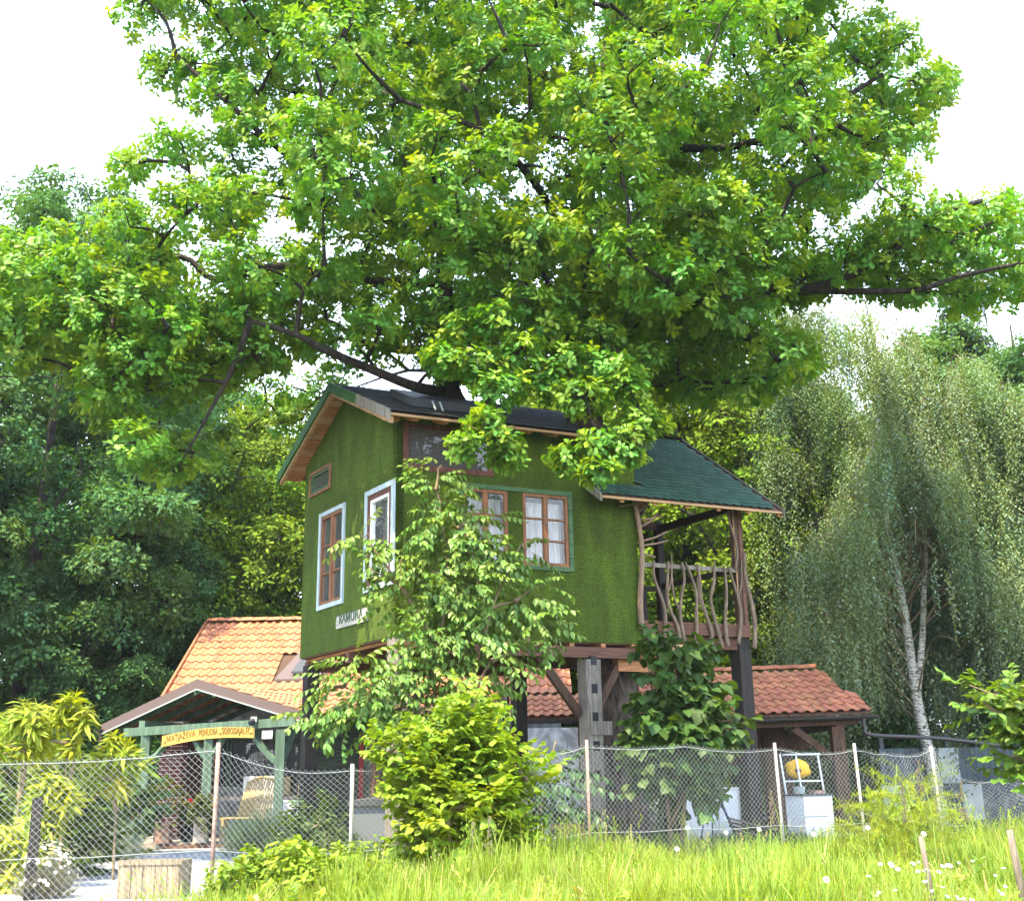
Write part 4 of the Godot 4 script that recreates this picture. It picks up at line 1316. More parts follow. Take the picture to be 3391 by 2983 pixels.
func yard_bits() -> void:
	rng.seed = 85
	var b := thing("waste_bin", "grey plastic waste bin with a dark lid under the tree house", "bin", V(-2.15, 0, -17.6))
	var st := tool()
	slab(st, [V(-2.4, 0.05, -17.85), V(-1.9, 0.05, -17.85), V(-1.9, 0.05, -17.35), V(-2.4, 0.05, -17.35)], V(0, 0.75, 0))
	put("body", st, M.grey_plastic, b)
	st = tool()
	slab(st, [V(-2.46, 0.8, -17.3), V(-1.84, 0.8, -17.3), V(-1.84, 0.86, -17.3), V(-2.15, 0.9, -17.3), V(-2.46, 0.86, -17.3)], V(0, 0.02, -0.62))
	put("lid", st, M.dark_grey, b)
	for x in [-2.38, -1.92]:
		st = tool(true)
		tube(st, [V(x - 0.03, 0.1, -17.9), V(x + 0.03, 0.1, -17.9)], [0.1], 12)
		put("wheel", st, M.black, b)
	var c := thing("wooden_crate", "pale wooden crate standing on the gravel behind the fence", "crate", V(-3.84, 0, -12.9))
	for k in 5:
		st = tool(); box(st, V(-4.08 + k * 0.125, 0.19, -12.65), V(0.115, 0.36 + 0.015 * (k % 2), 0.02)); put("board", st, M.crate_wood, c)
		st = tool(); box(st, V(-4.08 + k * 0.125, 0.19, -13.05), V(0.115, 0.36, 0.02)); put("board", st, M.crate_wood, c)
	for x in [-4.15, -3.51]:
		st = tool(); box(st, V(x, 0.19, -12.85), V(0.02, 0.36, 0.38)); put("side", st, M.crate_wood, c)
	st = tool(); box(st, V(-3.83, 0.02, -12.85), V(0.6, 0.03, 0.38)); put("bottom", st, M.crate_wood, c)
	st = tool(); box(st, V(-3.83, 0.36, -12.635), V(0.66, 0.05, 0.012)); put("rim_board", st, M.crate_wood, c)
	for s in [[V(3.02, 0, -9.0), 0.66, 0.021, "thin brown wooden stake leaning in the meadow among the daisies"], [V(3.46, 0, -8.45), 0.72, 0.026, "thick pale wooden stake in the meadow at the right edge"], [V(-5.1, 0, -12.75), 1.02, 0.05, "dark square stake rising through the white-flowered cushion plant"]]:
		st = tool()
		var q: float = s[2]
		if s[0].x < 0:
			box(st, s[0] + V(0, s[1] / 2, 0), V(q * 2, s[1], q * 2), 0.3)
			tag(put("wooden_stake", st, M.dark_post), s[3], "stake")
		else:
			st = tool(true)
			tube(st, [s[0], s[0] + V(-0.02, s[1] * 0.6, 0), s[0] + V(-0.05, s[1], 0.02)], [q * 1.05, q, q * 0.85], 8)
			tag(put("wooden_stake", st, M.stake_wood), s[3], "stake")
	st = tool(); box(st, V(0.6, 0.3, -14.6), V(0.42, 0.6, 0.1), -0.2)
	tag(put("stump_board", st, M.brown_post), "brown upright board at the foot of the hazel bush", "board")

# ---------------------------------------------------------------- fence
func fence() -> void:
	rng.seed = 96
	var t := thing("wire_fence", "chain-link wire fence on thin posts across the yard front", "fence", V(1.5, 0, -14.5))
	var path := [V(-7.6, 0, -10.9), V(-5.2, 0, -11.4), V(-3.02, 0, -12.0), V(-1.75, 0, -12.65), V(-0.55, 0, -13.25), V(0.82, 0, -14.0), V(2.1, 0, -14.75), V(3.38, 0, -15.5), V(4.57, 0, -16.0), V(5.85, 0, -16.7), V(7.42, 0, -17.5), V(9.2, 0, -18.4)]
	var tops := [1.36, 1.36, 1.47, 1.25, 1.3, 1.5, 1.5, 1.47, 1.46, 1.42, 1.33, 1.3]
	var sag := [0.02, 0.04, 0.1, 0.02, 0.06, 0.03, 0.06, 0.08, 0.1, 0.42, 0.1]
	var labels := ["", "", "rust-flecked post with a white foot", "short thin post", "", "rusty red post beside the trunk", "", "pale post", "pale post", "pale post", "pale post", ""]
	for i in path.size():
		if i == 4 or i == 6: continue
		var st := tool(true)
		var lean := 0.025 * maxi(i - 5, 0)
		tube(st, [path[i] + V(0, -0.1, 0), path[i] + V(-lean * 0.5, tops[i] + 0.06, 0)], [0.021], 8)
		var p := put("fence_post", st, M.post_rust if i in [2, 5] else M.post_pale, t)
		if labels[i]: p.set_meta("label", labels[i])
	var cum := [0.0]
	for i in range(1, path.size()): cum.append(cum[-1] + path[i].distance_to(path[i - 1]))
	var f := FastNoiseLite.new(); f.seed = 3; f.frequency = 0.9
	var locate := func(x: float, v: float) -> Vector3:   # x along the fence, v from 0 at the ground to 1 at the top
		var i := 0
		while i < path.size() - 2 and cum[i + 1] < x: i += 1
		var u: float = (x - cum[i]) / (cum[i + 1] - cum[i])
		var top: float = lerpf(tops[i], tops[i + 1], u) - sag[i] * 4.0 * u * (1 - u)
		var p: Vector3 = path[i].lerp(path[i + 1], u)
		var loose := 0.03 if i < 8 else 0.13
		p += V(f.get_noise_2d(x * 1.3, v * 2.0) * loose, 0, f.get_noise_2d(x * 1.3 + 50, v * 2.0) * loose)
		p.y = top * v + 0.02 + f.get_noise_2d(x * 1.3 + 90, v * 1.5) * loose * 0.6
		return p
	var w := 0.067
	var n := int(cum[-1] / (w / 2)) - 1
	var rows := 42
	var st := tool()
	var r := 0.0016
	for k in n:
		var pts := []
		for j in rows + 1:
			pts.append(locate.call((k + (j + k) % 2) * w / 2 + 0.01, float(j) / rows))
		for j in rows:
			var a: Vector3 = pts[j]
			var b: Vector3 = pts[j + 1]
			var d := (b - a).normalized()
			var x := d.cross(V(0.4, 0.1, 0.9)).normalized() * r
			var y := x.cross(d)
			var o := [x, x * -0.5 + y * 0.866, x * -0.5 - y * 0.866]
			for q in 3:
				var l := (q + 1) % 3
				quad(st, a + o[q], a + o[l], b + o[l], b + o[q])
	var mesh := put("wire_mesh", st, M.zinc_wire, t)
	mesh.set_meta("kind", "stuff")
	for v in [0.975, 0.33]:
		st = tool(true)
		var pts := []
		for k in int(cum[-1] / 0.15): pts.append(locate.call(k * 0.15, v) + V(0, 0, 0.006))
		tube(st, pts, [0.0035], 4)
		put("tension_wire", st, M.zinc_wire, t)

# ---------------------------------------------------------------- the oak
const SIL := [[-6.41, 16.91], [-6.89, 14.88], [-6.84, 13.74], [-6.25, 13.33], [-6.25, 12.73], [-5.69, 12.18], [-6.46, 11.62], [-6.97, 11.06], [-6.59, 10.53], [-7.69, 10.19], [-8.74, 9.93], [-9.60, 9.49], [-9.57, 8.61], [-8.66, 7.72], [-7.98, 7.37], [-7.43, 7.53], [-6.91, 7.02], [-6.60, 6.18], [-6.01, 5.69], [-4.83, 5.47], [-4.32, 6.14], [-4.48, 6.97], [-3.98, 7.26], [-3.02, 7.15], [-1.43, 6.91], [-0.95, 6.49], [-0.17, 6.9], [2.19, 6.8], [3.37, 6.41], [4.27, 6.81], [5.03, 7.30], [5.00, 7.81], [4.38, 8.17], [5.05, 8.42], [6.02, 8.40], [7.12, 8.12], [8.40, 8.01], [9.40, 8.25], [9.93, 9.48], [9.30, 10.27], [8.18, 10.57], [7.40, 10.40], [6.82, 10.79], [7.44, 11.39], [7.76, 12.25], [7.79, 13.19], [6.94, 13.77], [6.96, 14.80], [6.36, 16.75], [2.82, 17.9], [-2.80, 17.8]]
const GAPS := [[-5.16, 9.01, 0.22], [-5.46, 6.74, 0.25], [-4.59, 6.64, 0.28], [-3.18, 9.78, 0.15], [-3.03, 7.41, 0.19], [-1.75, 7.38, 0.20], [3.31, 13.18, 0.22], [5.70, 10.11, 0.20], [4.73, 9.40, 0.16], [5.07, 9.58, 0.16], [-2.47, 11.49, 0.12], [-0.02, 10.69, 0.15], [3.53, 7.50, 0.14], [-3.77, 10.11, 0.16]]

func edge_distance(p: Vector2, poly: PackedVector2Array) -> float:
	var d := 1e9
	for i in poly.size():
		var q := Geometry2D.get_closest_point_to_segment(p, poly[i], poly[(i + 1) % poly.size()])
		d = minf(d, q.distance_to(p))
	return d

func oak() -> void:
	rng.seed = 7
	var base := V(1.56, 0, -18.8)
	var t := thing("oak_tree", "huge spreading oak in fresh yellow-green leaf growing up through the tree house", "oak tree", base)
	var lines := [
		[V(1.56, -0.3, -18.8), V(1.58, 1.66, -18.8), V(1.54, 3.0, -18.75), V(1.36, 4.97, -18.6), V(1.22, 6.81, -18.3), V(1.19, 8.44, -18.0), V(1.15, 9.53, -17.9), V(1.35, 11.07, -17.8), V(1.55, 11.98, -17.7), V(1.83, 13.48, -17.7), V(2.15, 15.9, -17.7)],
		[V(1.46, 3.47, -18.75), V(0.85, 5.31, -18.5), V(-0.49, 6.52, -18.1), V(-1.03, 7.31, -17.7), V(-1.08, 8.31, -17.5), V(-1.07, 9.51, -17.4), V(-1.17, 10.56, -17.3), V(-1.06, 11.78, -17.3), V(-0.89, 13.25, -17.3), V(-0.66, 15.51, -17.3)],
		[V(-1.08, 7.19, -17.7), V(-1.49, 7.08, -17.1), V(-2.0, 7.17, -16.7), V(-2.85, 7.41, -16.2), V(-3.17, 7.51, -15.9), V(-3.8, 7.66, -15.7)],
		[V(-1.08, 7.88, -17.5), V(-1.79, 7.9, -17.6), V(-2.47, 8.15, -17.8), V(-3.09, 8.6, -18.0), V(-3.89, 8.61, -18.2)],
		[V(-1.13, 9.69, -17.4), V(-2.07, 10.01, -17.0), V(-3.01, 10.72, -16.6), V(-3.62, 10.88, -16.4), V(-4.53, 11.75, -16.3), V(-5.39, 12.61, -16.3)],
		[V(-1.07, 8.98, -17.4), V(-2.51, 8.78, -16.8), V(-3.52, 8.82, -16.3), V(-4.44, 8.5, -16.1), V(-5.0, 8.9, -16.1), V(-5.8, 8.6, -16.0), V(-6.8, 8.4, -15.9)],
		[V(1.16, 8.8, -18.0), V(2.33, 8.64, -17.5), V(3.11, 8.81, -17.2), V(3.69, 8.58, -16.9), V(4.56, 8.38, -16.6), V(5.22, 8.53, -16.4), V(5.8, 8.72, -16.2), V(6.11, 9.05, -16.1), V(6.57, 9.32, -16.0), V(7.25, 9.51, -15.9)],
		[V(4.7, 8.36, -16.55), V(5.58, 8.26, -16.4), V(6.28, 8.2, -16.2), V(6.87, 8.36, -16.1), V(7.92, 8.54, -16.0)],
		[V(1.24, 10.13, -17.8), V(2.17, 11.04, -18.2), V(3.34, 11.7, -18.7), V(4.43, 12.91, -19.2), V(5.34, 13.96, -19.5), V(6.03, 14.92, -19.6)],
		[V(1.4, 11.26, -17.8), V(2.64, 11.12, -17.0), V(3.76, 10.83, -16.4), V(4.81, 11.1, -16.0), V(5.91, 11.67, -15.8)],
		[V(1.13, 9.16, -17.9), V(0.69, 9.84, -16.6), V(0.21, 10.19, -15.8), V(-0.38, 10.45, -15.2), V(-1.54, 10.72, -14.8)],
		[V(1.2, 7.41, -18.2), V(0.96, 7.86, -16.8), V(0.47, 7.94, -15.8), V(0.1, 7.72, -15.1), V(-0.19, 7.22, -14.8)],
		[V(1.19, 7.07, -18.2), V(1.32, 7.23, -16.7), V(1.16, 6.91, -15.6), V(1.03, 6.1, -15.0), V(1.2, 5.49, -14.9)],
		[V(0.96, 7.86, -16.8), V(0.34, 8.76, -15.8), V(-0.03, 8.85, -15.0)],
		[V(0.47, 7.94, -15.8), V(-0.13, 6.71, -15.0), V(-0.34, 6.06, -14.8), V(-0.28, 5.46, -14.7)],
		[V(1.18, 6.9, -18.2), V(2.64, 7.83, -18.4), V(3.76, 8.24, -18.8), V(4.75, 8.11, -19.0)]]
	var radii := [[0.46, 0.08], [0.24, 0.05], [0.10, 0.03], [0.09, 0.03], [0.09, 0.03], [0.08, 0.025], [0.13, 0.04], [0.06, 0.025], [0.1, 0.03], [0.09, 0.03], [0.08, 0.03], [0.07, 0.02], [0.06, 0.015], [0.05, 0.02], [0.04, 0.015], [0.08, 0.03]]
	var st := tool(true)
	var l0 := smooth_line(lines[0], 5)
	var r0 := taper(radii[0][0], radii[0][1], l0.size())
	for i in 7: r0[i] += 0.05 * (1.0 - i / 7.0)
	tube(st, l0, r0, 18)
	put("trunk", st, M.bark, t)
	st = tool(true)
	for i in range(1, lines.size()):
		var l := smooth_line(lines[i], 4)
		var k := 1.0
		tube(st, l, taper(radii[i][0] * k, radii[i][1] * k, l.size()), 9)
	var poly := PackedVector2Array()
	for p in SIL: poly.append(Vector2(p[0], p[1]))
	var clumps := []
	var eye := V(0, 1.1, 0)
	var tries := 0
	while clumps.size() < 640 and tries < 60000:
		tries += 1
		var p := Vector2(rng.randf_range(-9.6, 9.9), rng.randf_range(5.4, 17.9))
		var low := tries % 3 == 0   # the skirts of the crown at both sides
		if low: p = Vector2(rng.randf_range(-8.5, -3.2), rng.randf_range(5.4, 9.4)) if tries % 2 else Vector2(rng.randf_range(1.5, 7.0), rng.randf_range(6.2, 9.5))
		if not Geometry2D.is_point_in_polygon(p, poly): continue
		var e := edge_distance(p, poly)
		if e < 0.16: continue
		var half := minf(3.6, (1.2 if low else 0.5) + 1.5 * e)
		if low: half = minf(half, 3.4)
		var z := rng.randf_range(-half, half) * (0.75 if rng.randf() < 0.3 else 1.0)
		if p.x < -3.0: z *= 0.55
		var near := 0.6 * smoothstep(-2.0, -6.0, p.x)   # the left limbs reach out over the fence
		var kk := (17.3 - near) / 17.3
		var c := V(p.x * kk * (1.0 - z * 0.03), 1.1 + (p.y - 1.1) * kk + z * -0.12, -17.3 + near + z)
		# stay within the outline as it stands in the plane of the trunk
		var k := -17.3 / c.z
		var q := Vector2(c.x * k, eye.y + (c.y - eye.y) * k)
		if not Geometry2D.is_point_in_polygon(q, poly): continue
		if edge_distance(q, poly) < 0.28: continue
		var bad := false
		for g in GAPS:
			if q.distance_to(Vector2(g[0], g[1])) < g[2] + 0.3: bad = true
		# keep clear of the house
		var o2 := c - H0
		var det := HX.x * HS.z - HX.z * HS.x
		var hr := (o2.x * HS.z - o2.z * HS.x) / det
		var hs := (HX.x * o2.z - HX.z * o2.x) / det
		if hs > -1.0 and hs < 4.6 and hr > -1.0 and hr < 7.2 and c.y < 8.15 - 0.55 * absf(hs - 1.8) - (0.0 if hr < 4.2 else 0.25): bad = true
		if hs <= -1.0 and hr > -1.2 and hr < 4.4 and c.y < 7.6: bad = true
		for o in clumps:
			if o[0].distance_squared_to(c) < (0.3 if low else 0.5): bad = true; break
		if bad: continue
		var r := rng.randf_range(0.5, 0.85)
		r = minf(r, maxf(0.35, edge_distance(q, poly) + 0.1))
		clumps.append([c, r, int(82 * r * r) + 10])
	for c in [V(-0.10, 8.63, -14.80), V(-0.46, 8.39, -15.00), V(0.32, 8.37, -15.00), V(0.23, 7.51, -14.80), V(-0.19, 7.18, -14.70), V(0.51, 7.22, -15.00), V(-0.61, 7.16, -15.00), V(0.83, 6.65, -14.90), V(0.14, 6.75, -14.80), V(-0.40, 6.59, -14.80), V(-0.83, 6.73, -15.00), V(0.48, 6.38, -15.00), V(-0.14, 6.22, -14.70), V(1.24, 6.55, -14.90), V(0.94, 6.1, -14.80), V(1.58, 6.3, -15.00), V(1.77, 5.8, -15.10), V(1.3, 7.2, -15.4), V(0.8, 7.8, -15.6), V(1.9, 7.0, -15.8), V(-0.2, 7.9, -15.5)]:
		clumps.append([c, 0.42, 42])
	for c in [V(-4.83, 8.38, -21.5), V(-4.3, 8.63, -21.4), V(-3.75, 8.36, -21.4), V(-4.52, 7.95, -21.6), V(-4.95, 8.8, -21.3), V(-3.56, 8.78, -21.3), V(-4.1, 8.0, -21.5), V(-3.2, 8.5, -21.3)]: clumps.append([c, 0.5, 26])
	for c in [V(-0.34, 5.72, -14.60), V(-0.12, 5.45, -14.60), V(-0.62, 5.35, -14.60), V(-0.06, 5.25, -14.70), V(1.12, 5.4, -14.70), V(0.75, 5.2, -14.70), V(1.5, 5.25, -14.80), V(1.16, 5.0, -14.60), V(1.6, 5.55, -14.9)]:
		clumps.append([c, 0.3, 26])
	limbs(st, lines.slice(0, 16), clumps, 0.011)
	put("limbs", st, M.dark_bark, t)
	var mine := []
	for c in clumps: mine.append([c[0] - base, c[1], c[2]])
	foliage("leaves", "oak", M.oak_leaf, mine, Color(0.125, 0.31, 0.042), t, 0.74, 0.62, false, Color(0.36, 0.45, 0.016))

# ---------------------------------------------------------------- other trees and shrubs
# a tree in its own axes: [height, crown base, spread]
func far_tree(called: String, label: String, h: float, low: float, spread: float, n: int, c: Color, kind := "far", group := "trees of the wood behind the yard", leafsize := 1.0) -> Node3D:
	var t := thing(called, label, "tree", Vector3.ZERO, group)
	var st := tool(true)
	var lean := V(rng.randf_range(-0.4, 0.4), 0, rng.randf_range(-0.4, 0.4))
	var axis := [V(0, -0.3, 0), V(0, low, 0) + lean * 0.3, V(0, (h + low) / 2, 0) + lean, V(0, h * 0.93, 0) + lean * 1.3]
	tube(st, smooth_line(axis, 4), taper(0.03 * h * 0.55, 0.04, 13), 9)
	put_local("trunk", st, M.dark_bark, t)
	var clumps := []
	var tries := 0
	while clumps.size() < n and tries < 4000:
		tries += 1
		var y := rng.randf_range(low, h)
		var u := (y - low) / (h - low)
		var w := spread * pow(sin(PI * clampf(0.12 + 0.82 * u, 0, 1)), 0.7)
		var a := rng.randf() * TAU
		var r := w * sqrt(rng.randf_range(0.25, 1.0))
		var p := V(cos(a) * r, y, sin(a) * r) + lean * u
		var bad := false
		for o in clumps:
			if o[0].distance_squared_to(p) < 0.9: bad = true; break
		if bad: continue
		clumps.append([p, rng.randf_range(0.7, 1.2), 44])
	st = tool(true)
	limbs(st, [smooth_line(axis, 4)], clumps, 0.02)
	put_local("limbs", st, M.dark_bark, t)
	foliage("leaves", kind, M.far_leaf, clumps, c, t, leafsize * 0.74, 0.6)
	return t

func put_local(called: String, st: SurfaceTool, m: Material, t: Node3D) -> void:
	var o := put(called, st, m, t)
	o.position = Vector3.ZERO

func copy(t: Node3D, label: String, at: Vector3, turn: float, size: float) -> Node3D:
	var c: Node3D = t.duplicate()
	c.name = numbered(String(t.name))
	add_child(c, true)
	c.position = at
	c.rotation.y = turn
	c.scale = Vector3.ONE * size
	c.set_meta("label", label)
	return c

func shrub(called: String, label: String, cat: String, at: Vector3, clumps: Array, stems: Array, kind: String, m: Material, c: Color, size: float, wood: Material, flat := 0.8, sprays := true, group := "", thick := 0.03) -> Node3D:
	var t := thing(called, label, cat, at, group)
	var st := tool(true)
	for s in stems:
		var l := smooth_line(s, 4)
		tube(st, l, taper(thick, thick * 0.3, l.size()), 7)
	limbs(st, stems, clumps, 0.006)
	put("stems", st, wood, t)
	var mine := []
	for k in clumps: mine.append([k[0] - at, k[1], k[2]])
	foliage("leaves", kind, m, mine, c, t, size, flat, sprays)
	return t

func blob(c: Vector3, rx: float, ry: float, n: int, r: float, k: int) -> Array:   # clumps filling an upright egg
	var out := []
	for i in n:
		var d := V(rng.randfn(), rng.randfn(), rng.randfn()).normalized() * pow(rng.randf_range(0.15, 1.0), 0.45)
		out.append([c + V(d.x * rx, d.y * ry, d.z * rx), r * rng.randf_range(0.8, 1.2), k])
	return out

func birch(label: String, at: Vector3, trunks: Array, h: float, spread: float, n: int, c: Color) -> void:
	var t := thing("birch_tree", label, "birch tree", at, "weeping birches at the right of the yard")
	var axes := []
	for tr in trunks:
		var st := tool(true)
		var l := smooth_line(tr[0], 5)
		tube(st, l, taper(tr[1], tr[1] * 0.25, l.size()), 10)
		put("trunk", st, M.birch_bark, t)
		axes.append(l)
	var boughs := tool(true)
	var ts := [[], [], []]
	var cs := [[], [], []]
	for i in n:
		var l: Array = axes[rng.randi() % axes.size()]
		var u := pow(rng.randf(), 0.8)
		var o: Vector3 = l[int(lerpf(l.size() * 0.3, l.size() - 1, u))]
		var a := rng.randf() * TAU
		var reach := spread * (1.0 - 0.62 * u) * rng.randf_range(0.55, 1.0)
		var d := V(cos(a), 0, sin(a))
		var tip := o + d * reach + V(0, rng.randf_range(0.5, 1.6) * (0.5 + 0.5 * (1 - u)) - 0.2, 0)
		var pts := smooth_line([o, o + d * reach * 0.5 + V(0, 1.1 * (1.0 - 0.3 * u), 0), tip], 5)
		tube(boughs, pts, taper(0.022, 0.005, pts.size()), 5, false)
		var drop := tip + d * 0.25 + V(0, -rng.randf_range(0.8, 2.2), 0)
		pts.append_array(smooth_line([tip, tip + d * 0.25 + V(0, -0.3, 0), drop], 4))
		var shade_ := tint(c, 0.16)
		for k in 46:
			var p: Vector3 = pts[3 + rng.randi() % (pts.size() - 3)]
			var w := rng.randi() % 3
			if p.y < 6.8 and p.z > at.z - 0.4 and absf(p.x - at.x) < 0.85 and rng.randf() < 0.93: continue
			ts[w].append(Transform3D(Basis(Vector3.UP, rng.randf() * TAU).scaled(Vector3.ONE * rng.randf_range(0.7, 1.25)), p + V(rng.randfn() * 0.22, rng.randfn() * 0.16, rng.randfn() * 0.22) - at))
			cs[w].append(tint(shade_, 0.12))
	put("boughs", boughs, M.twig, t)
	var set_ := sprig_set("birch")
	for w in 3: many("leaves", set_[w], M.far_leaf, ts[w], cs[w], t)

func spruce(label: String, at: Vector3, h: float, spread: float, c: Color) -> void:
	var t := thing("spruce_tree", label, "spruce tree", at, "spruces behind the birches")
	var st := tool(true)
	tube(st, [at + V(0, -0.2, 0), at + V(0, h, 0)], [0.28, 0.03], 8)
	put("trunk", st, M.dark_bark, t)
	st = tool(true)
	var ts := [[], [], []]
	var cs := [[], [], []]
	var y := 2.0
	while y < h - 0.4:
		var reach := spread * (1.0 - y / h) + 0.25
		for k in 5:
			var a := rng.randf() * TAU
			var d := V(cos(a), 0, sin(a))
			var pts := smooth_line([at + V(0, y, 0), at + V(0, y - 0.15 * reach, 0) + d * reach * 0.6, at + V(0, y - 0.1 * reach, 0) + d * reach], 4)
			tube(st, pts, taper(0.035, 0.01, pts.size()), 5, false)
			for i in int(10 + reach * 10):
				var p: Vector3 = pts[1 + rng.randi() % (pts.size() - 1)]
				var w := rng.randi() % 3
				ts[w].append(Transform3D(toward(V(rng.randfn() * 0.2, 1, rng.randfn() * 0.2), rng.randf() * TAU, rng.randf_range(0.5, 1.1)), p + V(rng.randfn() * 0.12, 0, rng.randfn() * 0.12) - at))
				cs[w].append(tint(c, 0.2))
		y += 0.42
	put("boughs", st, M.dark_bark, t)
	var set_ := sprig_set("spruce")
	for w in 3: many("needles", set_[w], M.far_leaf, ts[w], cs[w], t)

func mound(label: String, at: Vector3, r: float, h: float, n: int, c: Color, called := "lavender_bush", group := "", bloom := false) -> void:
	var t := thing(called, label, "bush", at, group)
	var st := tool(true)
	for k in 9:
		var a := k * TAU / 9
		tube(st, [at, at + V(cos(a) * r * 0.5, h * 0.6, sin(a) * r * 0.5)], [0.012, 0.006], 4, false)
	put("stems", st, M.twig, t)
	var set_ := sprig_set("tuft_grey")
	var ts := [[], [], []]
	var cs := [[], [], []]
	for i in n:
		var d := V(rng.randfn(), absf(rng.randfn()) * 0.9, rng.randfn()).normalized() * rng.randf_range(0.2, 0.8)
		var w := rng.randi() % 3
		ts[w].append(Transform3D(toward(d + V(0, 0.5, 0), rng.randf() * TAU, rng.randf_range(0.4, 0.75) * minf(1.0, r * 1.4)), V(d.x * r, d.y * h, d.z * r)))
		cs[w].append(tint(c, 0.2))
	for w in 3: many("leaves", set_[w], M.grass_blade, ts[w], cs[w], t)
	if bloom:
		var fm := petals()
		ts = []; cs = []
		for i in 130:
			var d := V(rng.randfn(), absf(rng.randfn()) + 0.4, rng.randfn()).normalized()
			ts.append(Transform3D(toward(d, rng.randf() * TAU, rng.randf_range(0.5, 0.9)), V(d.x * r, d.y * h * 1.12, d.z * r)))
			cs.append(Color.WHITE)
		many("flowers", fm, M.soft_leaf, ts, cs, t)

var petal_mesh: ArrayMesh
func petals() -> ArrayMesh:   # a small daisy head
	if petal_mesh: return petal_mesh
	var st := tool()
	for k in 9:
		var a := TAU * k / 9
		var b := a + TAU / 11
		st.set_color(Color(0.8, 0.8, 0.78))
		tri(st, V(0, 0.004, 0), V(cos(a) * 0.026, 0.006, sin(a) * 0.026), V(cos(b) * 0.026, 0.006, sin(b) * 0.026))
		st.set_color(Color(0.75, 0.5, 0.05))
		tri(st, V(0, 0.012, 0), V(cos(a) * 0.009, 0.008, sin(a) * 0.009), V(cos(a + 0.7) * 0.009, 0.008, sin(a + 0.7) * 0.009))
	st.generate_normals()
	petal_mesh = st.commit()
	return petal_mesh

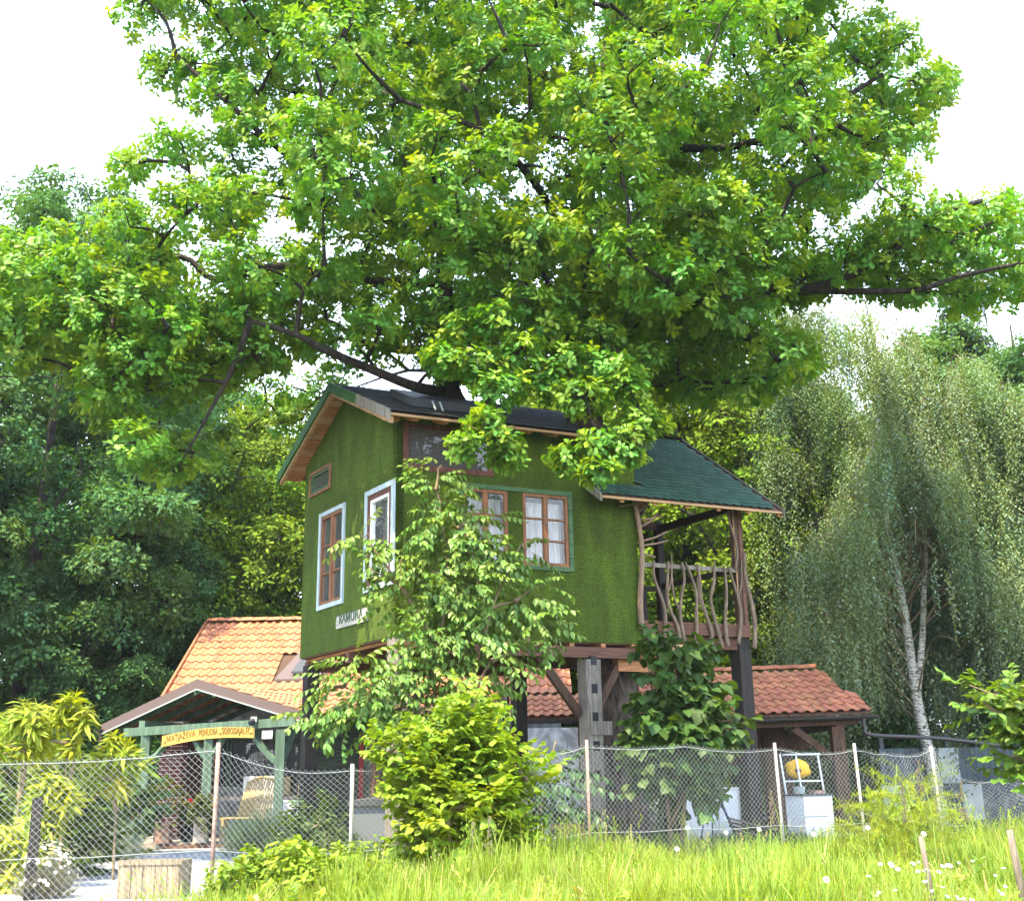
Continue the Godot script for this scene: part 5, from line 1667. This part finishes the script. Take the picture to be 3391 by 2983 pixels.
func plants() -> void:
	rng.seed = 111
	# cherry in front of the house corner
	var cl := []
	for c in [V(-1.05, 4.95, -15.30), V(-1.0, 4.55, -15.30), V(-0.9, 4.15, -15.20), V(-1.1, 3.8, -15.20), V(-0.6, 4.05, -15.20), V(-0.5, 3.6, -15.10), V(-0.97, 3.3, -15.10), V(-0.3, 3.2, -15.20), V(-0.64, 2.85, -15.00), V(-1.03, 2.41, -15.00), V(-1.4, 3.5, -15.20), V(-1.5, 4.0, -15.20), V(0.0, 3.4, -15.30), V(0.25, 3.1, -15.40), V(-0.32, 2.59, -15.00), V(-2.05, 2.5, -15.00), V(-1.85, 2.2, -14.90), V(-2.1, 1.9, -14.90), V(-1.73, 1.92, -15.00), V(-1.28, 2.04, -15.00), V(-0.83, 2.09, -14.90), V(-0.55, 2.2, -15.00), V(-1.2, 2.9, -15.00), V(-1.55, 2.4, -15.00), V(-0.75, 3.5, -15.2), V(-0.9, 2.8, -15.2), V(-0.75, 4.4, -15.25), V(-0.3, 3.9, -15.2)]:
		cl.append([c, 0.25, 27])
	for c in [V(-2.01, 4.25, -15.10), V(-1.87, 3.81, -15.10), V(-2.36, 2.30, -14.90), V(-2.54, 1.90, -14.90), V(0.5, 2.8, -15.40), V(-1.02, 5.25, -15.3), V(-0.3, 4.5, -15.3), V(0.15, 4.1, -15.4), V(0.3, 3.6, -15.4)]:
		cl.append([c, 0.16, 6])
	shrub("cherry_tree", "young cherry tree with hanging glossy leaves in front of the tree house corner", "cherry tree", V(-0.95, 0, -15.2), cl,
		[[V(-0.95, -0.1, -15.2), V(-1.0, 1.2, -15.1), V(-1.05, 2.4, -15.1), V(-0.9, 3.6, -15.25), V(-1.0, 4.8, -15.35)], [V(-1.0, 1.2, -15.1), V(-0.6, 2.2, -15.0), V(-0.3, 3.3, -15.15), V(0.1, 4.2, -15.4)], [V(-1.02, 1.4, -15.1), V(-1.6, 2.0, -15.0), V(-2.2, 2.3, -14.95)], [V(-1.0, 2.8, -15.15), V(-1.5, 3.6, -15.2), V(-1.9, 4.15, -15.1)]],
		"cherry", M.glossy_leaf, Color(0.15, 0.26, 0.045), 0.85, M.twig, 0.8, true, "", 0.035)
	# hazel in front of the fence
	cl = blob(V(-0.62, 0.8, -12.5), 0.58, 0.75, 46, 0.2, 30)
	cl.append_array(blob(V(-0.55, 1.6, -12.5), 0.24, 0.36, 8, 0.17, 13))
	cl.append_array(blob(V(-1.35, 1.2, -12.4), 0.22, 0.4, 5, 0.16, 8))
	cl.append_array(blob(V(0.0, 1.2, -12.5), 0.2, 0.3, 4, 0.15, 7))
	shrub("hazel_bush", "sunlit yellow-green hazel bush standing in front of the wire fence", "bush", V(-0.68, 0, -12.5), cl,
		[[V(-0.68, -0.1, -12.5), V(-0.7, 0.9, -12.5), V(-0.5, 1.9, -12.5)], [V(-0.72, -0.1, -12.5), V(-1.0, 0.7, -12.4), V(-1.35, 1.4, -12.4)], [V(-0.62, -0.1, -12.5), V(-0.3, 0.8, -12.4), V(-0.05, 1.3, -12.5)]],
		"hazel", M.soft_leaf, Color(0.215, 0.33, 0.025), 0.78, M.twig, 1.0)
	# lime sapling before the oak trunk
	cl = blob(V(2.15, 1.7, -16.3), 0.42, 0.85, 34, 0.26, 20)
	cl.append_array(blob(V(2.2, 2.6, -16.5), 0.25, 0.5, 9, 0.2, 6))
	cl.append_array(blob(V(2.6, 1.75, -16.2), 0.35, 0.25, 4, 0.2, 6))
	cl.append_array(blob(V(2.3, 2.6, -16.3), 0.35, 0.3, 5, 0.2, 6))
	shrub("lime_sapling", "dark green lime sapling with broad heart-shaped leaves before the oak trunk", "sapling", V(2.05, 0, -16.3), cl,
		[[V(2.05, -0.1, -16.3), V(2.0, 1.2, -16.3), V(1.85, 2.7, -16.4)], [V(2.1, -0.1, -16.3), V(2.3, 1.2, -16.2), V(2.35, 2.6, -16.3)], [V(2.05, 0.5, -16.3), V(2.5, 1.4, -16.2), V(2.95, 1.85, -16.2)]],
		"linden", M.soft_leaf, Color(0.06, 0.125, 0.022), 0.85, M.twig, 1.0)
	# walnut-like shrub between the hazel and the white door
	cl = blob(V(0.3, 0.8, -15.3), 0.38, 0.6, 12, 0.22, 7)
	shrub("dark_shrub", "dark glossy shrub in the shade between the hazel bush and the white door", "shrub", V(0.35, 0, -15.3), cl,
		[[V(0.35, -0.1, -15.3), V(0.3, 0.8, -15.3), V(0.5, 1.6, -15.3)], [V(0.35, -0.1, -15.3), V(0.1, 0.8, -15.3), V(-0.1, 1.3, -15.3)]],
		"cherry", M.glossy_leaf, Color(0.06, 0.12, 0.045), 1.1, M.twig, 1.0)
	# branches that reach in at the right edge
	cl = blob(V(6.55, 1.75, -14.6), 0.6, 0.42, 15, 0.26, 9)
	cl.append_array(blob(V(5.95, 1.95, -14.5), 0.25, 0.18, 4, 0.2, 7))
	cl.append_array(blob(V(6.2, 1.25, -14.5), 0.35, 0.4, 7, 0.2, 8))
	shrub("hornbeam_shrub", "bright green leafy shrub reaching in at the right edge of the fence", "shrub", V(6.9, 0, -14.7), cl,
		[[V(6.9, -0.1, -14.7), V(6.8, 1.0, -14.7), V(6.5, 2.2, -14.6)], [V(6.8, 1.0, -14.7), V(6.3, 1.8, -14.6), V(5.6, 2.15, -14.5)], [V(6.85, 0.6, -14.7), V(6.5, 1.0, -14.6), V(6.1, 1.3, -14.5)]],
		"hazel", M.soft_leaf, Color(0.13, 0.23, 0.022), 1.1, M.twig, 1.0)
	# chestnut saplings behind the left fence
	var nar := [[V(-6.05, 2.0, -14.5), "yellow-green chestnut sapling with narrow drooping leaves, nearest the left edge"], [V(-5.62, 2.1, -14.8), "tallest narrow-leaved chestnut sapling, behind the left fence"], [V(-5.1, 1.62, -15.2), "narrow-leaved chestnut sapling just left of the porch downpipe"], [V(-5.5, 1.15, -14.2), "low narrow-leaved chestnut sapling in the middle of the left fence panel"], [V(-5.75, 0.6, -13.6), "lowest narrow-leaved chestnut sapling, at the lawn edge"]]
	for i in nar.size():
		var top: Vector3 = nar[i][0]
		cl = [[top, 0.2, 7], [top + V(-0.2, -0.1, 0), 0.12, 3], [top + V(0.2, -0.12, 0.1), 0.14, 4], [top + V(0.05, -0.45, 0), 0.16, 3], [top + V(-0.25, -0.4, 0.1), 0.1, 2]]
		shrub("chestnut_sapling", nar[i][1], "sapling", V(top.x + 0.05, 0, top.z), cl, [[V(top.x + 0.05, -0.1, top.z), V(top.x + 0.02, top.y * 0.5, top.z), top]], "narrow", M.soft_leaf, Color(0.30, 0.37, 0.03), 0.74, M.twig, 0.8, false, "chestnut saplings behind the left fence", 0.02)
	# garden shrubs behind the left fence
	cl = blob(V(-6.1, 0.75, -16.2), 0.65, 0.75, 26, 0.3, 13)
	cl.append_array(blob(V(-7.3, 0.85, -17.0), 0.8, 0.75, 22, 0.3, 12))
	shrub("garden_shrub", "mixed light green garden shrub left of the porch behind the wire fence", "shrub", V(-6.4, 0, -16.4), cl, [[V(-6.1, -0.1, -16.2), V(-6.1, 1.2, -16.2)], [V(-7.3, -0.1, -17.0), V(-7.3, 1.2, -17.0)]], "hazel", M.soft_leaf, Color(0.11, 0.17, 0.03), 0.9, M.twig, 1.0)
	cl = blob(V(-8.2, 0.95, -18.0), 1.3, 0.9, 34, 0.4, 13)
	shrub("garden_shrub", "dark feathery green shrub at the far left behind the saplings", "shrub", V(-8.2, 0, -18.0), cl, [[V(-8.2, -0.1, -18.0), V(-8.2, 1.5, -18.0)]], "fern", M.soft_leaf, Color(0.06, 0.14, 0.03), 1.0, M.twig, 1.0)
	cl = blob(V(-6.9, 0.7, -20.9), 0.45, 0.65, 14, 0.3, 10)
	shrub("garden_shrub", "broad-leaved dark shrub beside the left porch post", "shrub", V(-6.9, 0, -20.9), cl, [[V(-6.9, -0.1, -20.9), V(-6.9, 1.2, -20.9)]], "linden", M.soft_leaf, Color(0.08, 0.15, 0.03), 0.8, M.twig, 1.0)
	mound("grey-green lavender bush at the left of the drive before the porch", V(-6.65, 0, -19.4), 0.68, 0.62, 380, Color(0.34, 0.41, 0.34), "lavender_bush", "lavender bushes along the drive")
	mound("wide grey-green lavender bush at the right of the drive below the bench", V(-4.2, 0, -20.0), 0.8, 0.72, 400, Color(0.26, 0.34, 0.2), "lavender_bush", "lavender bushes along the drive")
	mound("grey cushion plant full of white flowers around the dark stake", V(-4.98, 0, -12.9), 0.34, 0.52, 260, Color(0.20, 0.20, 0.16), "flower_cushion", "", true)
	cl = blob(V(-3.0, 0.35, -17.2), 0.5, 0.4, 10, 0.22, 9)
	shrub("garden_shrub", "low leafy weeds below the left dark post of the tree house", "shrub", V(-3.0, 0, -17.2), cl, [[V(-3.0, -0.1, -17.2), V(-3.0, 0.5, -17.2)]], "broad", M.soft_leaf, Color(0.09, 0.15, 0.04), 1.0, M.twig, 1.0, false)
	cl = blob(V(-2.0, 0.16, -11.2), 0.7, 0.2, 26, 0.2, 22)
	shrub("garden_shrub", "low yellow-green leafy plant in front of the fence near the drive", "shrub", V(-2.0, 0, -11.2), cl, [[V(-2.0, -0.1, -11.2), V(-2.0, 0.3, -11.2)]], "broad", M.soft_leaf, Color(0.2, 0.3, 0.02), 0.65, M.twig, 1.0, false)
	mound("dry beige tuft of old grass between the drive and the hazel bush", V(-1.55, 0, -11.9), 0.3, 0.42, 150, Color(0.42, 0.36, 0.16), "dry_grass_tuft")
	# feathery asparagus by the fence
	cl = blob(V(3.95, 0.5, -12.6), 0.32, 0.4, 22, 0.2, 9)
	cl.append_array(blob(V(4.05, 0.85, -12.6), 0.16, 0.2, 5, 0.12, 4))
	shrub("asparagus_plant", "feathery yellow-green asparagus plant in front of the right fence posts", "plant", V(3.85, 0, -12.6), cl, [[V(3.85, -0.1, -12.6), V(3.9, 0.6, -12.6), V(4.0, 1.2, -12.6)], [V(3.8, -0.1, -12.6), V(3.5, 0.6, -12.6), V(3.3, 0.9, -12.6)], [V(3.9, -0.1, -12.6), V(4.2, 0.6, -12.6), V(4.35, 0.85, -12.6)]], "fern", M.soft_leaf, Color(0.30, 0.38, 0.03), 0.75, M.green_stem, 1.0, true, "", 0.008)
	# tall flowering grass stalks
	var stalks := [[V(4.1, 0, -12.0), 1.22, "tallest seeding grass stalk, right of the asparagus plant"], [V(3.95, 0, -12.1), 0.98, "shorter seeding grass stalk, beside the tallest one"], [V(4.5, 0, -12.0), 1.0, "curved pale seed stalk in front of the rightmost fence bay"], [V(-0.35, 0, -11.3), 0.72, "pale fluffy grass stalk before the hazel bush"], [V(-0.2, 0, -11.4), 0.78, "pale fluffy grass stalk at the right foot of the hazel bush"], [V(2.85, 0, -13.2), 0.95, "single seeding grass stalk before the narrow white cabinet"]]
	for s in stalks:
		var t := thing("seed_stalk", s[2], "grass stalk", s[0])
		var st := tool(true)
		var top: Vector3 = s[0] + V(-0.08, s[1], 0)
		var pts := smooth_line([s[0], s[0] + V(0.0, s[1] * 0.6, 0), top], 5)
		tube(st, pts, taper(0.006, 0.003, pts.size()), 5, false)
		put("stalk", st, M.green_stem, t)
		st = tool()
		for k in 46:
			var u := rng.randf()
			var p: Vector3 = top + V(rng.randfn() * 0.022 * (1.2 - u), -0.36 * (1 - u), rng.randfn() * 0.022)
			tri(st, p, p + V(0.012, 0.03, 0), p + V(-0.01, 0.026, 0.008))
			tri(st, p, p + V(0, 0.026, 0.012), p + V(0.008, 0.03, -0.01))
		put("seed_head", st, M.crate_wood, t)

func wood() -> void:
	rng.seed = 129
	# prototypes, then their copies along the wood's edge
	var g1 := Color(0.10, 0.205, 0.07)
	var g2 := Color(0.17, 0.28, 0.03)
	var a := far_tree("forest_tree", "big dark bluish-green tree at the far left, its trunk showing above the fence", 17.0, 1.5, 4.6, 150, g1)
	a.position = V(-12.5, 0, -29.0)
	var b := far_tree("forest_tree", "tall dark tree behind the left farmhouse gable", 14.0, 1.0, 4.2, 130, Color(0.085, 0.18, 0.055))
	b.position = V(-11, 0, -37.0)
	var c := far_tree("leafy_tree", "bright yellow-green tree behind the left wall of the tree house", 12.0, 1.0, 3.6, 120, g2)
	c.position = V(-7.2, 0, -33.5)
	var spots := [
		[a, V(-17.5, 0, -33), 1.0, 1.05, "dark tree beyond the left edge of the yard, rearmost of the left group"], [a, V(-15.0, 0, -24), 2.4, 0.72, "dark leaning tree nearest the left edge of the view"],
		[b, V(-13.5, 0, -38), 1.7, 1.15, "dark tree whose top rises behind the leftmost oak branches"], [b, V(-9.8, 0, -29.5), 4.0, 0.62, "low dark tree hugging the left end of the tiled roof"],
		[b, V(1.5, 0, -36), 0.6, 0.8, "shadowy tree behind the farmhouse and the tree house posts"], [b, V(-1.5, 0, -38), 2.6, 0.9, "dark tree behind the middle of the tree house"],
		[c, V(-6.2, 0, -39), 2.2, 1.0, "second yellow-green tree, deeper in the wood at the left of the house"], [c, V(4.6, 0, -30), 1.2, 1.0, "bright green tree seen through the veranda of the tree house"],
		[c, V(7.2, 0, -33), 3.3, 1.05, "bright green tree between the veranda and the birches"], [c, V(2.6, 0, -33), 5.0, 1.15, "sunny tree whose crown shows above the shed ridge"],
		[b, V(12.5, 0, -32), 1.1, 0.95, "dark tree filling the wood behind the right birch"], [b, V(16.0, 0, -29), 3.6, 0.9, "dark tree at the right edge behind the panel wall"], [a, V(9.3, 0, -36), 5.2, 0.75, "bluish tree standing between the two birches, far back"],
		[c, V(14.0, 0, -25.5), 0.4, 0.52, "small bright tree at the right edge beside the birch"]]
	for s in spots: copy(s[0], s[4], s[1], s[2], s[3])
	# behind the road: what the windows mirror
	copy(a, "roadside tree behind the viewer, mirrored in the upper window", V(-9, 0, 26), 0.5, 0.5)
	copy(b, "roadside tree behind the viewer, farther right", V(3, 0, 30), 2.0, 0.7)
	copy(a, "roadside tree behind the viewer, farthest right", V(14, 0, 28), 3.0, 0.6)
	# undergrowth along the foot of the wood
	var u := [["dark undergrowth bush behind the left saplings", V(-10.5, 0, -24), 2.2], ["dark undergrowth bush left of the tiled gable", V(-9.6, 0, -27), 1.8], ["dark undergrowth bush behind the shed", V(4.8, 0, -27.5), 1.7], ["dark undergrowth bush between the shed and the birch", V(8.2, 0, -27), 2.0], ["dark undergrowth bush behind the panel wall", V(11.5, 0, -27.5), 2.2], ["dark undergrowth bush at the right edge behind the fence", V(11.0, 0, -21.5), 1.5]]
	for s in u:
		var cl := blob(V(0, s[2] * 0.55, 0), s[2] * 0.95, s[2] * 0.6, 26, 0.55, 17)
		var t := thing("undergrowth_bush", s[0], "bush", s[1])
		var st := tool(true)
		limbs(st, [[V(0, -0.1, 0), V(0, s[2] * 0.6, 0)]], cl, 0.01)
		put_local("stems", st, M.dark_bark, t)
		foliage("leaves", "far", M.far_leaf, cl, Color(0.075, 0.16, 0.04), t, 0.6, 0.9)
	rng.seed = 140
	birch("big weeping birch with a forked white trunk right of the shed", V(8.4, 0, -24.5),
		[[[V(8.55, -0.3, -24.3), V(8.41, 1.32, -24.3), V(8.3, 2.63, -24.4), V(8.28, 4.5, -24.5), V(8.17, 6.7, -24.6), V(8.3, 11.3, -24.6)], 0.15], [[V(8.3, 2.63, -24.4), V(8.55, 3.8, -24.4), V(8.9, 5.6, -24.6), V(9.5, 7.8, -24.9), V(10.0, 9.6, -25.0)], 0.085]], 11, 3.2, 120, Color(0.21, 0.29, 0.165))
	birch("slimmer weeping birch behind the shed roof, its white stem half hidden", V(7.5, 0, -28),
		[[[V(7.6, -0.3, -28), V(7.55, 2.2, -28), V(7.6, 5.0, -28.1), V(7.55, 7.8, -28.1), V(7.6, 12.8, -28.1)], 0.15]], 11.5, 3.4, 110, Color(0.165, 0.25, 0.135))
	birch("weeping birch at the right edge with silvery hanging leaves", V(11.3, 0, -24.5),
		[[[V(11.3, -0.2, -24.5), V(11.2, 3.0, -24.5), V(11.3, 6.0, -24.6), V(11.5, 8.5, -24.6)], 0.14]], 9.0, 2.7, 90, Color(0.18, 0.255, 0.15))
	spruce("tall spruce with hanging branchlets behind the birches", V(13.2, 0, -31.5), 16.5, 3.0, Color(0.06, 0.10, 0.055))
	spruce("shorter spruce at the far right edge", V(15.6, 0, -33.5), 14.5, 3.0, Color(0.07, 0.11, 0.05))

# ---------------------------------------------------------------- ground
func lift(x: float, z: float) -> float:   # the road in front lies a little lower
	return -0.5 * smoothstep(0.0, 1.0, clampf((z + 9.5) / 9.0, 0, 1))

func ground() -> void:
	var st := tool(true)
	var xs := [-200.0, -60.0, -24.0, -12.0, -6.0, -3.0, 0.0, 3.0, 6.0, 12.0, 24.0, 60.0, 200.0]
	var zs := [-260.0, -80.0, -40.0, -24.0, -16.0, -12.0, -10.0, -9.0, -8.0, -7.0, -6.0, -5.0, -4.0, -3.0, -2.0, -1.0, 0.0, 6.0, 20.0, 60.0, 200.0]
	for i in xs.size() - 1:
		for j in zs.size() - 1:
			var p := []
			for k in [[0, 0], [1, 0], [1, 1], [0, 1]]:
				var x: float = xs[i + k[0]]
				var z: float = zs[j + k[1]]
				p.append(V(x, lift(x, z), z))
			quad(st, p[0], p[1], p[2], p[3])
	put("ground", st, M.ground_soil).set_meta("kind", "structure")
	st = tool()
	var drive := PackedVector2Array()
	for p in [[-9.5, -13.6], [-6.9, -14.4], [-6.63, -15.61], [-6.49, -16.66], [-6.52, -18.55], [-6.9, -21.8], [-6.4, -23.0], [-4.4, -22.9], [-3.65, -20.10], [-3.12, -19.18], [-3.27, -16.74], [-3.3, -15.30], [-2.85, -12.20], [-2.7, -9.8], [-4.2, -9.3], [-9.5, -10.4]]: drive.append(Vector2(p[0], p[1]))
	for i in range(0, 1):
		var idx := Geometry2D.triangulate_polygon(drive)
		for k in range(0, idx.size(), 3):
			var q := []
			for m in 3: q.append(V(drive[idx[k + m]].x, lift(0, drive[idx[k + m]].y) + 0.006, drive[idx[k + m]].y))
			tri(st, q[0], q[1], q[2])
	put("gravel_drive", st, M.gravel).set_meta("kind", "structure")
	st = tool()
	var yard := [V(-1.8, 0.004, -26), V(7.0, 0.004, -26), V(7.0, 0.004, -20.5), V(1.0, 0.004, -19.2), V(-2.8, 0.004, -19.8)]
	for i in range(1, 4): tri(st, yard[0], yard[i], yard[i + 1])
	put("yard_floor", st, M.concrete).set_meta("kind", "structure")
	# the meadow in front and the lawn at the left
	rng.seed = 151
	var set_ := sprig_set("tuft", 4)
	var tall := sprig_set("tuft_tall", 2)
	var weeds := sprig_set("broad")
	var ts := [[], [], [], []]
	var cs := [[], [], [], []]
	var tt := [[], []]
	var tc := [[], []]
	var wt := []
	var wc := []
	var n2 := FastNoiseLite.new(); n2.seed = 5; n2.frequency = 0.35
	var count := 0
	while count < 19000:
		var x := rng.randf_range(-6.5, 10.5)
		var z := rng.randf_range(-17.5, -5.2)
		var edge := -12.2 - 0.42 * (x + 3.0)       # the fence line
		if z < edge - 0.9: continue
		if x < -2.2 + n2.get_noise_2d(z * 3, 9) * 0.5 and z > -14.0:
			if x < -3.0 and rng.randf() < 0.985: continue
			if rng.randf() < 0.55: continue
		if rng.randf() < 0.35 and z < edge: continue
		count += 1
		var h := 0.72 + 0.75 * n2.get_noise_2d(x, z)
		if x < -1.6: h *= 0.6
		var s := h * rng.randf_range(0.75, 1.15)
		var b := Basis(Vector3.UP, rng.randf() * TAU).scaled(V(1.0, s, 1.0))
		var c := tint(Color(0.26, 0.355, 0.04) if n2.get_noise_2d(x * 2 + 40, z * 2) > -0.15 else Color(0.2, 0.32, 0.04), 0.2)
		if rng.randf() < 0.09: c = tint(Color(0.42, 0.37, 0.14), 0.2)   # last year's straw
		var tr := Transform3D(b, V(x, lift(x, z) - 0.01, z))
		if rng.randf() < 0.07:
			var w := rng.randi() % 2
			tt[w].append(tr); tc[w].append(c)
		elif rng.randf() < 0.03:
			wt.append(Transform3D(Basis(Vector3.UP, rng.randf() * TAU).scaled(Vector3.ONE * rng.randf_range(0.5, 0.85)), V(x, lift(x, z) + rng.randf_range(0.0, 0.2), z))); wc.append(c)
		else:
			var w := rng.randi() % 4
			ts[w].append(tr); cs[w].append(c)
	for i in 3500:   # short lawn left of the drive and rough grass below the house
		var lawn := i < 1900
		var x := rng.randf_range(-13, -6.5) if lawn else rng.randf_range(-3.0, 9.5)
		var z := rng.randf_range(-22, -14.6) if lawn else rng.randf_range(-21.5, -14.5)
		var s := 0.22 if lawn else rng.randf_range(0.4, 0.8)
		var w := rng.randi() % 4
		ts[w].append(Transform3D(Basis(Vector3.UP, rng.randf() * TAU).scaled(V(1.3, s, 1.3)), V(x, 0, z)))
		cs[w].append(tint(Color(0.2, 0.29, 0.02) if lawn else Color(0.09, 0.17, 0.03), 0.2))
	for w in 4: many("meadow_grass", set_[w], M.grass_blade, ts[w], cs[w])
	for w in 2: many("seeding_grass", tall[w], M.grass_blade, tt[w], tc[w])
	many("meadow_weeds", weeds[0], M.grass_blade, wt, wc)
	for o in get_children():
		if String(o.name).begins_with("meadow_grass"): tag(o, "long bright green meadow grass before the fence and around the yard", "grass")
		if String(o.name).begins_with("seeding_grass"): tag(o, "taller grass with loose pale seed heads among the meadow", "grass")
		if String(o.name).begins_with("meadow_weeds"): tag(o, "small leafy weeds growing among the meadow grass", "weeds")
	# white daisies by the stakes
	ts = []; cs = []
	var stems := tool()
	for i in 36:
		var p := V(2.95 + rng.randfn() * 0.24, rng.randf_range(0.22, 0.5), -8.75 + rng.randfn() * 0.25)
		ts.append(Transform3D(toward(V(rng.randfn() * 0.3, 1, 0.5 + rng.randfn() * 0.3), 0, rng.randf_range(0.45, 0.8)), p)); cs.append(Color.WHITE)
		bar(stems, V(p.x, lift(0, p.z), p.z), p, 0.004, 0.004)
	for q in [[2.55, 0.62, -10.5], [3.05, 0.66, -10.6], [1.7, 0.62, -12.2], [2.05, 0.58, -12.0], [2.4, 0.6, -12.1], [2.0, 0.45, -8.0], [1.4, 0.5, -10.8], [3.4, 0.62, -10.2]]:
		var p := V(q[0], q[1], q[2])
		ts.append(Transform3D(toward(V(0, 0.6, 1), 0, 0.85), p)); cs.append(Color.WHITE)
		bar(stems, V(p.x, lift(0, p.z), p.z), p, 0.004, 0.004)
	var fl := many("white_daisies", petals(), M.soft_leaf, ts, cs)
	tag(fl, "small white daisies flowering round the wooden stakes in the meadow", "flowers")
	tag(put("daisy_stems", stems, M.green_stem), "thin green stems of the white daisies", "flower stems", "", "stuff")

# ---------------------------------------------------------------- the scene
func _ready() -> void:
	var cam := Camera3D.new()
	cam.name = "camera"
	cam.fov = 42.7
	cam.near = 0.1
	cam.far = 600
	add_child(cam)
	var tilt := atan(661.0 / 2300.0)
	cam.position = V(0, 1.1, 0)
	cam.basis = Basis(V(1, 0, 0), tilt) * Basis(V(0, 0, 1), deg_to_rad(-1.0))
	cam.current = true

	var env := Environment.new()
	env.tonemap_mode = Environment.TONE_MAPPER_LINEAR
	env.tonemap_exposure = 3.4
	env.background_mode = Environment.BG_SKY
	var sky := Sky.new()
	var sm := ProceduralSkyMaterial.new()
	sm.sky_top_color = Color(0.66, 0.77, 0.93)
	sm.sky_horizon_color = Color(0.95, 0.96, 0.97)
	sm.sky_curve = 0.3
	sm.ground_horizon_color = Color(0.6, 0.62, 0.6)
	sm.ground_bottom_color = Color(0.25, 0.26, 0.2)
	sm.sky_energy_multiplier = 1.4
	sky.sky_material = sm
	env.sky = sky
	env.fog_enabled = true
	env.fog_density = 0.00025
	env.fog_light_color = Color(0.93, 0.96, 1.0)
	env.sdfgi_enabled = true
	env.ssao_enabled = true
	env.ssil_enabled = true
	var we := WorldEnvironment.new()
	we.name = "environment"
	we.environment = env
	add_child(we)

	var sun := DirectionalLight3D.new()
	sun.name = "sun"
	sun.light_energy = 1.6
	sun.light_color = Color(1.0, 0.94, 0.79)
	sun.light_angular_distance = 0.5
	sun.shadow_enabled = true
	add_child(sun)
	var el := deg_to_rad(62)
	var az := deg_to_rad(-30)    # behind the viewer, to the left
	var to_sun := V(sin(az) * cos(el), sin(el), cos(az) * cos(el))
	sun.look_at_from_position(to_sun * 50, Vector3.ZERO, Vector3.UP)

	materials()
	ground()
	wood()
	yard_house()
	pergola()
	shed()
	tree_house()
	oak()
	plants()
	yard_bits()
	fence()
